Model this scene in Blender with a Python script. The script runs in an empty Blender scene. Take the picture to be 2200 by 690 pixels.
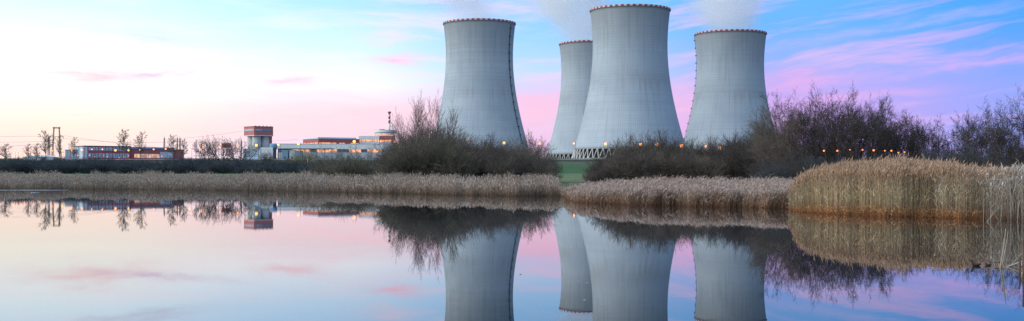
import bpy, math, random
import numpy as np
from mathutils import Vector

R = math.radians
scene = bpy.context.scene
COL = scene.collection

# ------------------------------------------------------------------ camera
CAM_H = 2.2
F = 2450.0          # focal length in photograph pixels (2200 wide)
HV = 376.0          # row of the horizon
cam_d = bpy.data.cameras.new('camera')
cam = bpy.data.objects.new('camera', cam_d)
COL.objects.link(cam)
cam.location = (0, 0, CAM_H)
cam.rotation_euler = (R(90), 0, 0)
cam_d.sensor_width = 36.0
cam_d.lens = 36.0 * F / 2200.0
cam_d.shift_y = (HV - 345.0) / 2200.0
cam_d.clip_start = 0.1
cam_d.clip_end = 30000
scene.camera = cam

scene.view_settings.view_transform = 'Standard'
scene.view_settings.look = 'None'
scene.view_settings.gamma = 1
scene.view_settings.exposure = 0.10
scene.view_settings.use_curve_mapping = False
scene.render.engine = 'CYCLES'
cy = scene.cycles
cy.max_bounces = 14
cy.diffuse_bounces = 2
cy.glossy_bounces = 3
cy.transmission_bounces = 3
cy.volume_bounces = 14
cy.volume_step_rate = 2.0
cy.transparent_max_bounces = 8
cy.sample_clamp_indirect = 4.0
cy.caustics_reflective = False
cy.caustics_refractive = False
cy.use_denoising = True
cy.denoiser = 'OPENIMAGEDENOISE'
cy.denoising_input_passes = 'RGB_ALBEDO_NORMAL'
cy.denoising_prefilter = 'NONE'
cy.pixel_filter_type = 'BLACKMAN_HARRIS'
cy.filter_width = 1.5


def lin(r, g, b):
    o = []
    for c in (r, g, b):
        c /= 255.0
        o.append(c / 12.92 if c <= 0.04045 else ((c + 0.055) / 1.055) ** 2.4)
    return tuple(o)


# ------------------------------------------------------------------ node helper
class NT:
    def __init__(self, tree):
        self.t = tree

    def new(self, kind, **kw):
        n = self.t.nodes.new(kind)
        for k, v in kw.items():
            setattr(n, k, v)
        return n

    def put(self, sock, v):
        if isinstance(v, bpy.types.NodeSocket):
            self.t.links.new(v, sock)
        elif v is not None:
            sock.default_value = v

    def math(self, op, a, b=None, c=None, clamp=False):
        n = self.new('ShaderNodeMath', operation=op, use_clamp=clamp)
        for i, v in enumerate((a, b, c)):
            if v is not None:
                self.put(n.inputs[i], v)
        return n.outputs[0]

    def maprange(self, v, a, b, c=0.0, d=1.0, kind='LINEAR'):
        n = self.new('ShaderNodeMapRange', interpolation_type=kind, clamp=True)
        for i, x in enumerate((v, a, b, c, d)):
            self.put(n.inputs[i], x)
        return n.outputs[0]

    def mix(self, fac, a, b, blend='MIX'):
        n = self.new('ShaderNodeMix', data_type='RGBA', blend_type=blend)
        n.clamp_factor = True
        self.put(n.inputs[0], fac)
        for s, v in ((n.inputs[6], a), (n.inputs[7], b)):
            if isinstance(v, tuple) and len(v) == 3:
                v = (*v, 1.0)
            self.put(s, v)
        return n.outputs[2]

    def ramp(self, fac, stops, interp='LINEAR'):
        n = self.new('ShaderNodeValToRGB')
        cr = n.color_ramp
        cr.interpolation = interp
        while len(cr.elements) < len(stops):
            cr.elements.new(0.5)
        for e, (p, c) in zip(cr.elements, stops):
            e.position = p
            e.color = (*c, 1.0)
        self.put(n.inputs[0], fac)
        return n.outputs[0]

    def combine(self, x, y, z):
        n = self.new('ShaderNodeCombineXYZ')
        for i, v in enumerate((x, y, z)):
            self.put(n.inputs[i], v)
        return n.outputs[0]

    def noise(self, vec, scale, detail=3.0, rough=0.5, dist=0.0):
        n = self.new('ShaderNodeTexNoise')
        if vec is not None:
            self.put(n.inputs['Vector'], vec)
        self.put(n.inputs['Scale'], scale)
        self.put(n.inputs['Detail'], detail)
        self.put(n.inputs['Roughness'], rough)
        self.put(n.inputs['Distortion'], dist)
        return n.outputs[0]


# ------------------------------------------------------------------ sky (after sunset, sun glow low on the left)
SUNSET_AZ = R(-102)
world = bpy.data.worlds.new('World')
scene.world = world
world.use_nodes = True
wt = world.node_tree
wt.nodes.clear()
n = NT(wt)
tc = n.new('ShaderNodeTexCoord')
sep = n.new('ShaderNodeSeparateXYZ')
n.put(sep.inputs[0], tc.outputs['Generated'])
dx, dy, dz = sep.outputs
hl = n.math('SQRT', n.math('ADD', n.math('MULTIPLY', dx, dx), n.math('MULTIPLY', dy, dy)))
hl = n.math('MAXIMUM', hl, 0.0001)
az = n.math('ARCTAN2', dx, dy)                       # 0 = camera axis, right positive
dots = n.math('DIVIDE', n.math('ADD', n.math('MULTIPLY', dx, math.sin(SUNSET_AZ)),
                               n.math('MULTIPLY', dy, math.cos(SUNSET_AZ))), hl)
sang = n.math('DIVIDE', n.math('ARCCOSINE', n.math('MINIMUM', n.math('MAXIMUM', dots, -1.0), 1.0)), math.pi)
el = n.math('DIVIDE', n.math('MAXIMUM', dz, 0.0), hl)       # tan(elevation)
elc = n.math('MINIMUM', el, 4.0)
t = n.math('SQRT', n.math('MAXIMUM', dz, 0.0))


def tv(v):
    e = max(HV - v, 0) / F
    return math.sqrt(math.sin(math.atan(e)))


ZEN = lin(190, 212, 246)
HIGH = lin(150, 195, 248)
colsA = [(tv(376), lin(246, 216, 210)), (tv(325), lin(248, 220, 212)), (tv(285), lin(250, 230, 216)), (tv(230), lin(248, 242, 230)),
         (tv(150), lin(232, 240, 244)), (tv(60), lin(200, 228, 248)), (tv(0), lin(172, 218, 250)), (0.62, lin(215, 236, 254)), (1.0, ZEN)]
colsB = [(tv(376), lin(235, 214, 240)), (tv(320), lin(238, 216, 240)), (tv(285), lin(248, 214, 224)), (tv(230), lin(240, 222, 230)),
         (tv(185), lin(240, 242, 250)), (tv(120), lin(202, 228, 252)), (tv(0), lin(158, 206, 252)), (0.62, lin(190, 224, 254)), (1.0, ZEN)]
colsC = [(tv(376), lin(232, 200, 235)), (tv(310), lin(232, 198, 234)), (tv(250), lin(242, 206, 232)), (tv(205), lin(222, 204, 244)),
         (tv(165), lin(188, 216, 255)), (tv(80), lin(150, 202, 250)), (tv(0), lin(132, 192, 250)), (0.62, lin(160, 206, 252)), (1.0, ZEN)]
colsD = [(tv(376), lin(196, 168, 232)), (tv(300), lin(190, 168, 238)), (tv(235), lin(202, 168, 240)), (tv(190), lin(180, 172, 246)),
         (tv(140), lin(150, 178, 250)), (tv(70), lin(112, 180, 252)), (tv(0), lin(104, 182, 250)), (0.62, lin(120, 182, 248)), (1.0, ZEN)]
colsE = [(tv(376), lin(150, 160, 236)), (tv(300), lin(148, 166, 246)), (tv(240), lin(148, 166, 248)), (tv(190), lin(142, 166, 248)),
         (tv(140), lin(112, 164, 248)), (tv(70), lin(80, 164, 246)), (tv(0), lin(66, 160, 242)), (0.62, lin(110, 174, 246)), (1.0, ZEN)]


def su_(u):
    a = math.atan((u - 1100) / F) - SUNSET_AZ
    return a / math.pi


sky = n.ramp(t, colsA)
for cols, u0, u1 in ((colsB, 120, 700), (colsC, 700, 1130), (colsD, 1130, 1700), (colsE, 1700, 2250)):
    sky = n.mix(n.maprange(sang, su_(u0), su_(u1), kind='SMOOTHSTEP'), sky, n.ramp(t, cols))

# cirrus streaks: noise stretched along the horizon, tilted a little up to the right
warp = n.noise(n.combine(n.math('MULTIPLY', az, 5.0), n.math('MULTIPLY', elc, 14.0), 3.0), 1.0, 3.0, 0.55)
tilt = n.math('MULTIPLY', az, n.maprange(az, R(-2), R(14), 0.0, 0.14))
ev = n.math('SUBTRACT', elc, tilt)
evw = n.math('ADD', ev, n.math('MULTIPLY', n.math('SUBTRACT', warp, 0.5), 0.035))
st1 = n.noise(n.combine(n.math('MULTIPLY', az, 5.5), n.math('MULTIPLY', evw, 52.0), 1.7), 1.0, 5.0, 0.62)
st2 = n.noise(n.combine(n.math('MULTIPLY', az, 13.0), n.math('MULTIPLY', evw, 120.0), 6.1), 1.0, 4.0, 0.6)
streak = n.math('ADD', n.math('MULTIPLY', st1, 0.72), n.math('MULTIPLY', st2, 0.28))
streak = n.maprange(streak, 0.45, 0.66, kind='SMOOTHSTEP')
fade_hi = n.maprange(elc, 0.09, 0.42, 1.0, 0.0)
rightness = n.maprange(sang, su_(500), su_(1500), 0.22, 0.95)
cl_f = n.math('MULTIPLY', n.math('MULTIPLY', streak, fade_hi), rightness)
cl_col = n.mix(n.maprange(sang, su_(900), su_(2200)), lin(255, 214, 226), lin(196, 174, 248))
cl_col = n.mix(n.maprange(elc, 0.05, 0.11), n.mix(n.maprange(sang, su_(900), su_(2300)), lin(246, 200, 226), lin(196, 172, 246)), cl_col)
sky = n.mix(cl_f, sky, cl_col)

g_hi = n.maprange(sang, su_(-50), su_(1750), 1.5, 1.0, kind='SMOOTHSTEP')
g_el = n.maprange(elc, 0.04, 0.135, 0.0, 1.0, kind='SMOOTHSTEP')
g_lo = n.maprange(sang, su_(200), su_(1300), 1.10, 1.0, kind='SMOOTHSTEP')
gain = n.math('ADD', g_lo, n.math('MULTIPLY', g_el, n.math('SUBTRACT', g_hi, g_lo)))
gn = n.new('ShaderNodeVectorMath', operation='SCALE')
n.put(gn.inputs[0], sky)
n.put(gn.inputs[3], gain)
sky = gn.outputs[0]

# the single larger clouds seen in the photograph (direction, width, height, tilt, colour, strength)
wob = n.math('MULTIPLY', n.math('SUBTRACT', n.noise(n.combine(n.math('MULTIPLY', az, 26.0), n.math('MULTIPLY', elc, 60.0), 9.0), 1.0, 4.0, 0.6), 0.5), 0.03)
shred = n.maprange(n.noise(n.combine(n.math('MULTIPLY', az, 18.0), n.math('MULTIPLY', evw, 150.0), 12.0), 1.0, 4.0, 0.65), 0.33, 0.62)
clouds = [
    (190, 176, 100, 20, -0.02, (244, 200, 204), 0.8), (350, 168, 115, 7, 0.10, (222, 196, 224), 0.8),
    (300, 88, 130, 10, -0.08, (206, 208, 236), 0.7), (620, 180, 70, 13, 0.02, (244, 200, 214), 0.8),
    (845, 131, 48, 12, 0.03, (246, 196, 220), 0.9), (835, 78, 60, 14, 0.05, (244, 218, 240), 0.8),
    (1160, 222, 80, 26, 0.05, (250, 196, 226), 0.8), (1470, 215, 60, 24, 0.04, (246, 192, 230), 0.8),
    (1740, 176, 120, 17, 0.10, (232, 176, 234), 0.8), (1800, 216, 150, 10, 0.07, (226, 176, 236), 0.75),
    (2080, 158, 170, 10, 0.10, (206, 176, 246), 0.8), (1960, 70, 260, 8, 0.14, (176, 186, 250), 0.65),
    (1520, 262, 160, 20, 0.0, (240, 186, 232), 0.6), (1330, 200, 60, 20, 0.03, (252, 188, 226), 0.6),
    (120, 285, 220, 14, 0.0, (255, 226, 212), 0.4), (760, 245, 190, 15, 0.04, (255, 206, 216), 0.5),
]
for (u, v, wu, wv, tl, c, s) in clouds:
    a0 = math.atan((u - 1100) / F)
    e0 = (HV - v) / F
    da = n.math('SUBTRACT', az, a0)
    de = n.math('SUBTRACT', n.math('SUBTRACT', elc, e0), n.math('MULTIPLY', da, tl))
    de = n.math('ADD', de, n.math('MULTIPLY', wob, min(1.0, wv / 14.0)))
    q = n.math('ADD', n.math('POWER', n.math('DIVIDE', da, wu / F), 2.0), n.math('POWER', n.math('DIVIDE', de, wv / F), 2.0))
    g = n.math('EXPONENT', n.math('MULTIPLY', q, -0.8))
    f = n.math('MULTIPLY', n.math('MULTIPLY', g, s), n.math('ADD', n.math('MULTIPLY', shred, 0.7), 0.3))
    kc = 1.12 if u < 900 else 1.0
    sky = n.mix(f, sky, tuple(kc * x for x in lin(*c)))

nish = n.new('ShaderNodeTexSky', sky_type='NISHITA')
nish.sun_disc = False
nish.sun_elevation = R(1.5)
nish.sun_rotation = SUNSET_AZ
nish.altitude = 500
ns = n.new('ShaderNodeVectorMath', operation='SCALE')
n.put(ns.inputs[0], nish.outputs[0])
ns.inputs[3].default_value = 0.005
addv = n.new('ShaderNodeVectorMath', operation='ADD')
n.put(addv.inputs[0], sky)
n.put(addv.inputs[1], ns.outputs[0])
bg = n.new('ShaderNodeBackground')
n.put(bg.inputs[0], addv.outputs[0])
bg.inputs[1].default_value = 1.0
wo = n.new('ShaderNodeOutputWorld')
wt.links.new(bg.outputs[0], wo.inputs[0])

# soft lamp added for the left glow, raised and strengthened to light camera-facing sides
sd = bpy.data.lights.new('sun', 'SUN')
sd.energy = 2.2
sd.angle = R(50)
sd.color = (1.0, 0.98, 0.965)
so = bpy.data.objects.new('sun', sd)
COL.objects.link(so)
sel = R(25)
sun_dir = Vector((math.sin(SUNSET_AZ) * math.cos(sel), math.cos(SUNSET_AZ) * math.cos(sel), math.sin(sel)))
so.rotation_euler = sun_dir.to_track_quat('Z', 'Y').to_euler()
so.location = (-200, 100, 200)


# ------------------------------------------------------------------ object helpers
def tag(o, label=None, cat=None, group=None, kind=None):
    if label: o['label'] = label
    if cat: o['category'] = cat
    if group: o['group'] = group
    if kind: o['kind'] = kind
    return o


def empty(name, loc=(0, 0, 0), rz=0.0, parent=None):
    o = bpy.data.objects.new(name, None)
    COL.objects.link(o)
    o.location = loc
    o.rotation_euler = (0, 0, rz)
    o.empty_display_size = 0.5
    if parent: o.parent = parent
    return o


def link(name, me, parent=None, loc=(0, 0, 0), rot=(0, 0, 0), mat=None):
    o = bpy.data.objects.new(name, me)
    COL.objects.link(o)
    o.location = loc
    o.rotation_euler = rot
    if parent: o.parent = parent
    if mat is not None:
        if not me.materials:
            me.materials.append(mat)
        elif me.materials[0] != mat:
            o.material_slots[0].link = 'OBJECT'
            o.material_slots[0].material = mat
    return o


def quad_mesh(name, V, Q, mat=None, col=None, smooth=False):
    V = np.asarray(V, dtype=np.float32).reshape(-1, 3)
    Q = np.asarray(Q, dtype=np.int32).reshape(-1, 4)
    me = bpy.data.meshes.new(name)
    me.vertices.add(len(V))
    me.vertices.foreach_set('co', V.ravel())
    me.loops.add(Q.size)
    me.loops.foreach_set('vertex_index', Q.ravel())
    me.polygons.add(len(Q))
    me.polygons.foreach_set('loop_start', np.arange(0, Q.size, 4, dtype=np.int32))
    if smooth:
        me.polygons.foreach_set('use_smooth', np.ones(len(Q), dtype=bool))
    me.update(calc_edges=True)
    if col is not None:
        a = me.color_attributes.new('Col', 'FLOAT_COLOR', 'POINT')
        c4 = np.ones((len(V), 4), dtype=np.float32)
        c4[:, :3] = col
        a.data.foreach_set('color', c4.ravel())
    if mat: me.materials.append(mat)
    return me


def py_mesh(name, V, Fc, mat=None, smooth=False):
    me = bpy.data.meshes.new(name)
    me.from_pydata([tuple(map(float, v)) for v in V], [], [tuple(int(i) for i in f) for f in Fc])
    me.update()
    if smooth:
        me.polygons.foreach_set('use_smooth', np.ones(len(me.polygons), dtype=bool))
    if mat: me.materials.append(mat)
    return me


def prisms(P0, P1, R0, R1, k=3, cols0=None, cols1=None):
    """k-sided tapered sticks, vectorised."""
    P0 = np.asarray(P0, float).reshape(-1, 3); P1 = np.asarray(P1, float).reshape(-1, 3)
    R0 = np.asarray(R0, float).reshape(-1, 1); R1 = np.asarray(R1, float).reshape(-1, 1)
    N = len(P0)
    d = P1 - P0
    d /= np.maximum(np.linalg.norm(d, axis=1, keepdims=True), 1e-9)
    ref = np.where(np.abs(d[:, 2:3]) > 0.9, np.array([[1.0, 0, 0]]), np.array([[0, 0, 1.0]]))
    a = np.cross(d, ref); a /= np.maximum(np.linalg.norm(a, axis=1, keepdims=True), 1e-9)
    b = np.cross(d, a)
    V = np.zeros((N, 2 * k, 3))
    for i in range(k):
        an = 2 * math.pi * i / k + 0.4
        w = a * math.cos(an) + b * math.sin(an)
        V[:, i] = P0 + w * R0
        V[:, k + i] = P1 + w * R1
    base = (np.arange(N) * 2 * k)[:, None]
    Q = np.zeros((N, k, 4), int)
    for i in range(k):
        j = (i + 1) % k
        Q[:, i] = base + np.array([[i, j, k + j, k + i]])
    C = None
    if cols0 is not None:
        C = np.zeros((N, 2 * k, 3))
        C[:, :k] = np.asarray(cols0)[:, None]
        C[:, k:] = np.asarray(cols1)[:, None]
        C = C.reshape(-1, 3)
    return V.reshape(-1, 3), Q.reshape(-1, 4), C


def bars_mesh(name, bars, mat, k=4):
    P0 = [b[0] for b in bars]; P1 = [b[1] for b in bars]; r = [b[2] for b in bars]
    r1 = [b[3] if len(b) > 3 else b[2] for b in bars]
    V, Q, _ = prisms(P0, P1, r, r1, k)
    return quad_mesh(name, V, Q, mat)


def box_mesh(name, x0, x1, y0, y1, z0, z1, mat, bev=0.0):
    V = [(x0, y0, z0), (x1, y0, z0), (x1, y1, z0), (x0, y1, z0), (x0, y0, z1), (x1, y0, z1), (x1, y1, z1), (x0, y1, z1)]
    Q = [(0, 3, 2, 1), (4, 5, 6, 7), (0, 1, 5, 4), (1, 2, 6, 5), (2, 3, 7, 6), (3, 0, 4, 7)]
    return py_mesh(name, V, Q, mat)


def box(name, x0, x1, y0, y1, z0, z1, mat, parent=None):
    return link(name, box_mesh(name, x0, x1, y0, y1, z0, z1, mat), parent)


def lathe_mesh(name, prof, seg, mat, smooth=True, cap=True):
    """prof: list of (r, z) from bottom to top"""
    V, Fc = [], []
    for r, z in prof:
        for i in range(seg):
            a = 2 * math.pi * i / seg
            V.append((r * math.cos(a), r * math.sin(a), z))
    for k in range(len(prof) - 1):
        for i in range(seg):
            j = (i + 1) % seg
            Fc.append((k * seg + i, k * seg + j, (k + 1) * seg + j, (k + 1) * seg + i))
    if cap:
        Fc.append(tuple(reversed(range(seg))))
        Fc.append(tuple((len(prof) - 1) * seg + i for i in range(seg)))
    return py_mesh(name, V, Fc, mat, smooth)


def P(u, v, Y):
    return Vector(((u - 1100) / F * Y, Y, CAM_H + (HV - v) / F * Y))


ORD = ['first', 'second', 'third', 'fourth', 'fifth', 'sixth', 'seventh', 'eighth', 'ninth', 'tenth', 'eleventh', 'twelfth',
       'thirteenth', 'fourteenth', 'fifteenth', 'sixteenth', 'seventeenth', 'eighteenth', 'nineteenth', 'twentieth']


# ------------------------------------------------------------------ materials
def mat_new(name):
    m = bpy.data.materials.new(name)
    m.use_nodes = True
    t_ = NT(m.node_tree)
    b = m.node_tree.nodes['Principled BSDF']
    return m, t_, b


def mat_plain(name, c, rough=0.75, var=0.25, scale=0.6, metal=0.0, spec=0.3):
    m, t_, b = mat_new(name)
    o = t_.new('ShaderNodeTexCoord').outputs['Object']
    f = t_.maprange(t_.noise(o, scale, 4.0, 0.6), 0.3, 0.7)
    lo = tuple(x * (1 - var) for x in c); hi = tuple(min(1.0, x * (1 + var)) for x in c)
    t_.put(b.inputs['Base Color'], t_.mix(f, lo, hi))
    b.inputs['Roughness'].default_value = rough
    b.inputs['Metallic'].default_value = metal
    b.inputs['Specular IOR Level'].default_value = spec
    return m


def mat_emit(name, c, strength, base=(0.1, 0.08, 0.06), var=0.0, scale=0.5):
    m, t_, b = mat_new(name)
    b.inputs['Base Color'].default_value = (*base, 1)
    b.inputs['Emission Color'].default_value = (*c, 1)
    if var > 0:
        o = t_.new('ShaderNodeTexCoord').outputs['Object']
        f = t_.noise(o, scale, 3.0, 0.6)
        t_.put(b.inputs['Emission Strength'], t_.maprange(f, 0.35, 0.65, strength * (1 - var), strength * (1 + var)))
    else:
        b.inputs['Emission Strength'].default_value = strength
    m.cycles.emission_sampling = 'NONE'
    return m


def mat_attr(name, rough=0.8):
    m, t_, b = mat_new(name)
    a = t_.new('ShaderNodeAttribute', attribute_name='Col')
    t_.put(b.inputs['Base Color'], a.outputs['Color'])
    b.inputs['Roughness'].default_value = rough
    b.inputs['Specular IOR Level'].default_value = 0.2
    return m


def mat_concrete_shell():
    m, t_, b = mat_new('shell_concrete')
    o = t_.new('ShaderNodeTexCoord').outputs['Object']
    s = t_.new('ShaderNodeSeparateXYZ'); t_.put(s.inputs[0], o)
    x, y, z = s.outputs
    an = t_.math('ARCTAN2', y, x)
    info = t_.new('ShaderNodeObjectInfo').outputs['Random']
    off = t_.math('MULTIPLY', info, 40.0)
    cx = t_.math('MULTIPLY', t_.math('COSINE', an), 40.0)
    sx = t_.math('MULTIPLY', t_.math('SINE', an), 40.0)
    # vertical runs of dirt
    v1 = t_.combine(cx, sx, t_.math('ADD', t_.math('MULTIPLY', z, 0.045), off))
    run = t_.noise(v1, 0.32, 6.0, 0.68)
    v2 = t_.combine(cx, sx, t_.math('ADD', t_.math('MULTIPLY', z, 0.018), off))
    fine = t_.noise(v2, 1.1, 4.0, 0.7)
    # broad patches
    v3 = t_.combine(cx, sx, t_.math('ADD', z, off))
    pat = t_.noise(v3, 0.03, 4.0, 0.6)
    # casting lifts: thin horizontal joints and lift-to-lift tone
    lift = t_.math('FLOOR', t_.math('DIVIDE', z, 1.35))
    ltone = t_.noise(t_.combine(lift, off, 0.0), 0.7, 2.0, 0.8)
    joint = t_.math('LESS_THAN', t_.math('FRACT', t_.math('DIVIDE', z, 2.7)), 0.10)
    bay = t_.noise(t_.combine(t_.math('FLOOR', t_.math('MULTIPLY', an, 80 / math.pi)), off, 3.0), 0.9, 1.0, 0.5)
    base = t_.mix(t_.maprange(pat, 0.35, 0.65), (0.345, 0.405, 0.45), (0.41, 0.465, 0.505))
    base = t_.mix(t_.math('MULTIPLY', t_.maprange(run, 0.52, 0.75), 0.34), base, (0.19, 0.205, 0.215))
    base = t_.mix(t_.math('MULTIPLY', t_.maprange(fine, 0.45, 0.7), 0.16), base, (0.24, 0.24, 0.24))
    base = t_.mix(t_.math('MULTIPLY', t_.maprange(ltone, 0.35, 0.65), 0.22), base, (0.26, 0.255, 0.24))
    base = t_.mix(t_.math('MULTIPLY', t_.maprange(bay, 0.3, 0.7), 0.10), base, (0.24, 0.235, 0.225))
    base = t_.mix(t_.math('MULTIPLY', joint, 0.22), base, (0.15, 0.15, 0.15))
    # soot collar under the mouth, with ragged lower edge
    zz = t_.math('ADD', z, t_.math('MULTIPLY', t_.math('SUBTRACT', run, 0.5), 50.0))
    base = t_.mix(t_.math('MULTIPLY', t_.maprange(zz, 105.0, 150.0), 0.42), base, (0.16, 0.168, 0.175))
    band = t_.math('MULTIPLY', t_.maprange(zz, 66.0, 80.0), t_.maprange(zz, 84.0, 98.0, 1.0, 0.0))
    base = t_.mix(t_.math('MULTIPLY', t_.math('MULTIPLY', band, t_.maprange(pat, 0.42, 0.6)), 0.30), base, (0.17, 0.17, 0.17))
    t_.put(b.inputs['Base Color'], base)
    b.inputs['Roughness'].default_value = 0.9
    b.inputs['Specular IOR Level'].default_value = 0.2
    return m


M = {}
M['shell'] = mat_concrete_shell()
M['strut'] = mat_plain('strut_concrete', (0.46, 0.44, 0.4), 0.9, 0.15, 0.3)
M['fill'] = mat_plain('fill_shade', (0.02, 0.022, 0.025), 0.9, 0.3, 0.2)
M['rim_red'] = mat_plain('rim_red', (0.32, 0.03, 0.045), 0.6, 0.2, 0.5)
M['rim_white'] = mat_plain('rim_white', (0.46, 0.48, 0.50), 0.6, 0.1, 0.5)
M['steel_dark'] = mat_plain('dark_steel', (0.06, 0.065, 0.07), 0.6, 0.2, 1.0)
M['steel'] = mat_plain('galvanised_steel', (0.30, 0.31, 0.32), 0.5, 0.2, 1.0, 0.3)
M['pylon'] = mat_plain('pylon_steel', (0.20, 0.18, 0.17), 0.7, 0.2, 0.3)
M['pylon_warm'] = mat_plain('weathered_pylon_steel', (0.34, 0.22, 0.14), 0.7, 0.2, 0.3)
M['lamp'] = mat_emit('sodium_lamp', (1.0, 0.29, 0.05), 4.0)
M['lamp_small'] = mat_emit('amber_lamp', (1.0, 0.24, 0.035), 2.2)
M['lit'] = mat_emit('lit_window', (1.0, 0.40, 0.20), 1.0, var=0.7, scale=0.25)
M['lit_pale'] = mat_emit('pale_lit_window', (1.0, 0.62, 0.50), 0.55, var=0.5, scale=0.3)
M['glass'] = mat_plain('window_glass', (0.36, 0.46, 0.54), 0.25, 0.3, 0.3, 0.0, 0.6)
M['glass_pale'] = mat_plain('pale_window_panel', (0.50, 0.57, 0.62), 0.4, 0.15, 0.3)
M['red_clad'] = mat_plain('red_cladding', (0.34, 0.075, 0.085), 0.7, 0.15, 0.4)
M['red_brown'] = mat_plain('red_brown_cladding', (0.36, 0.11, 0.105), 0.75, 0.15, 0.2)
M['red_dull'] = mat_plain('dull_red_cladding', (0.44, 0.15, 0.14), 0.75, 0.12, 0.2)
M['white_clad'] = mat_plain('white_cladding', (0.66, 0.66, 0.64), 0.7, 0.1, 0.15)
M['grey_clad'] = mat_plain('grey_cladding', (0.40, 0.42, 0.43), 0.7, 0.1, 0.2)
M['blue_clad'] = mat_plain('blue_grey_cladding', (0.16, 0.26, 0.34), 0.6, 0.15, 0.3)
M['dark_roof'] = mat_plain('dark_roof', (0.09, 0.12, 0.15), 0.6, 0.2, 0.3)
M['concrete'] = mat_plain('concrete', (0.40, 0.40, 0.38), 0.9, 0.15, 0.25)
M['asphalt'] = mat_plain('asphalt', (0.055, 0.055, 0.058), 0.85, 0.2, 0.4)
M['wood'] = mat_plain('weathered_wood', (0.30, 0.25, 0.20), 0.85, 0.3, 2.0)
M['sheet'] = mat_plain('sheet', (0.42, 0.46, 0.50), 0.35, 0.1, 0.8)
M['reed'] = mat_attr('reed', 0.75)
M['bark_dark'] = mat_plain('dark_bark', (0.085, 0.070, 0.058), 0.9, 0.3, 0.8)
M['bark_grey'] = mat_plain('grey_bark', (0.16, 0.145, 0.13), 0.9, 0.3, 0.8)
M['twig_grey'] = mat_plain('grey_twigs', (0.125, 0.098, 0.074), 0.85, 0.3, 0.5)
M['twig_olive'] = mat_plain('olive_twigs', (0.105, 0.090, 0.062), 0.85, 0.35, 0.35)
M['twig_dark'] = mat_plain('dark_twigs', (0.060, 0.048, 0.039), 0.85, 0.3, 0.5)
M['twig_blue'] = mat_plain('slate_twigs', (0.055, 0.068, 0.072), 0.85, 0.35, 0.3)
M['twig_pink_lit'] = mat_plain('pink_lit_twigs', (0.25, 0.16, 0.145), 0.85, 0.3, 0.5)  # pink light on the upright trees, put into the twig colour
M['twig_yellow'] = mat_plain('budding_yellow_twigs', (0.20, 0.18, 0.075), 0.85, 0.3, 0.5)
M['birch'] = mat_plain('birch_bark', (0.34, 0.32, 0.30), 0.85, 0.35, 2.0)
M['duck'] = mat_plain('dark_feathers', (0.035, 0.026, 0.022), 0.7, 0.4, 20.0)
M['duck_flank'] = mat_plain('brown_feathers', (0.12, 0.07, 0.045), 0.7, 0.3, 20.0)
M['bill'] = mat_plain('bill', (0.03, 0.025, 0.02), 0.4, 0.1, 5.0)

# ------------------------------------------------------------------ terrain and water
SHORE_PX = [(0, 406), (200, 406.5), (400, 408), (600, 410.5), (800, 414), (1000, 419), (1150, 421), (1205, 421),
            (1225, 429), (1260, 435), (1350, 440), (1500, 443), (1600, 445), (1690, 446), (1800, 458), (1900, 462),
            (2000, 464), (2100, 467), (2200, 470)]


def shore_y(u):
    v = np.interp(u, [s[0] for s in SHORE_PX], [s[1] for s in SHORE_PX])
    return CAM_H * F / (v - HV)


sx_, sy_ = [], []
for (u, v) in SHORE_PX:
    Y = CAM_H * F / (v - HV)
    X = (u - 1100) / F * Y
    if not sx_ or X > sx_[-1] + 0.05:
        sx_.append(X); sy_.append(Y)
sx_ = [-400, -200, -120] + sx_ + [34, 60, 110, 160]
sy_ = [150, 190, 186] + sy_ + [54, 50, 20, -120]
PROF_Y = [-1e5, 120, 150, 250, 440, 500, 520, 800, 1080, 1120, 1e5]
PROF_Z = [0.35, 0.5, 0.6, 1.0, 2.8, 8.1, 8.5, 12.4, 17.9, 18.4, 18.4]


def ground_z(x, y):
    s = np.interp(x, sx_, sy_)
    d = y - s
    land = np.interp(y, PROF_Y, PROF_Z)
    k = np.clip((d + 2.0) / 14.0, 0, 1)
    z = np.where(d < -2.0, -1.0, np.where(d < 1.0, -1.0 + (d + 2) / 3.0 * 1.2, 0.2 + (land - 0.2) * k * k * (3 - 2 * k)))
    return z


def gz(x, y):
    return float(ground_z(np.array([x]), np.array([y]))[0])


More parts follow.
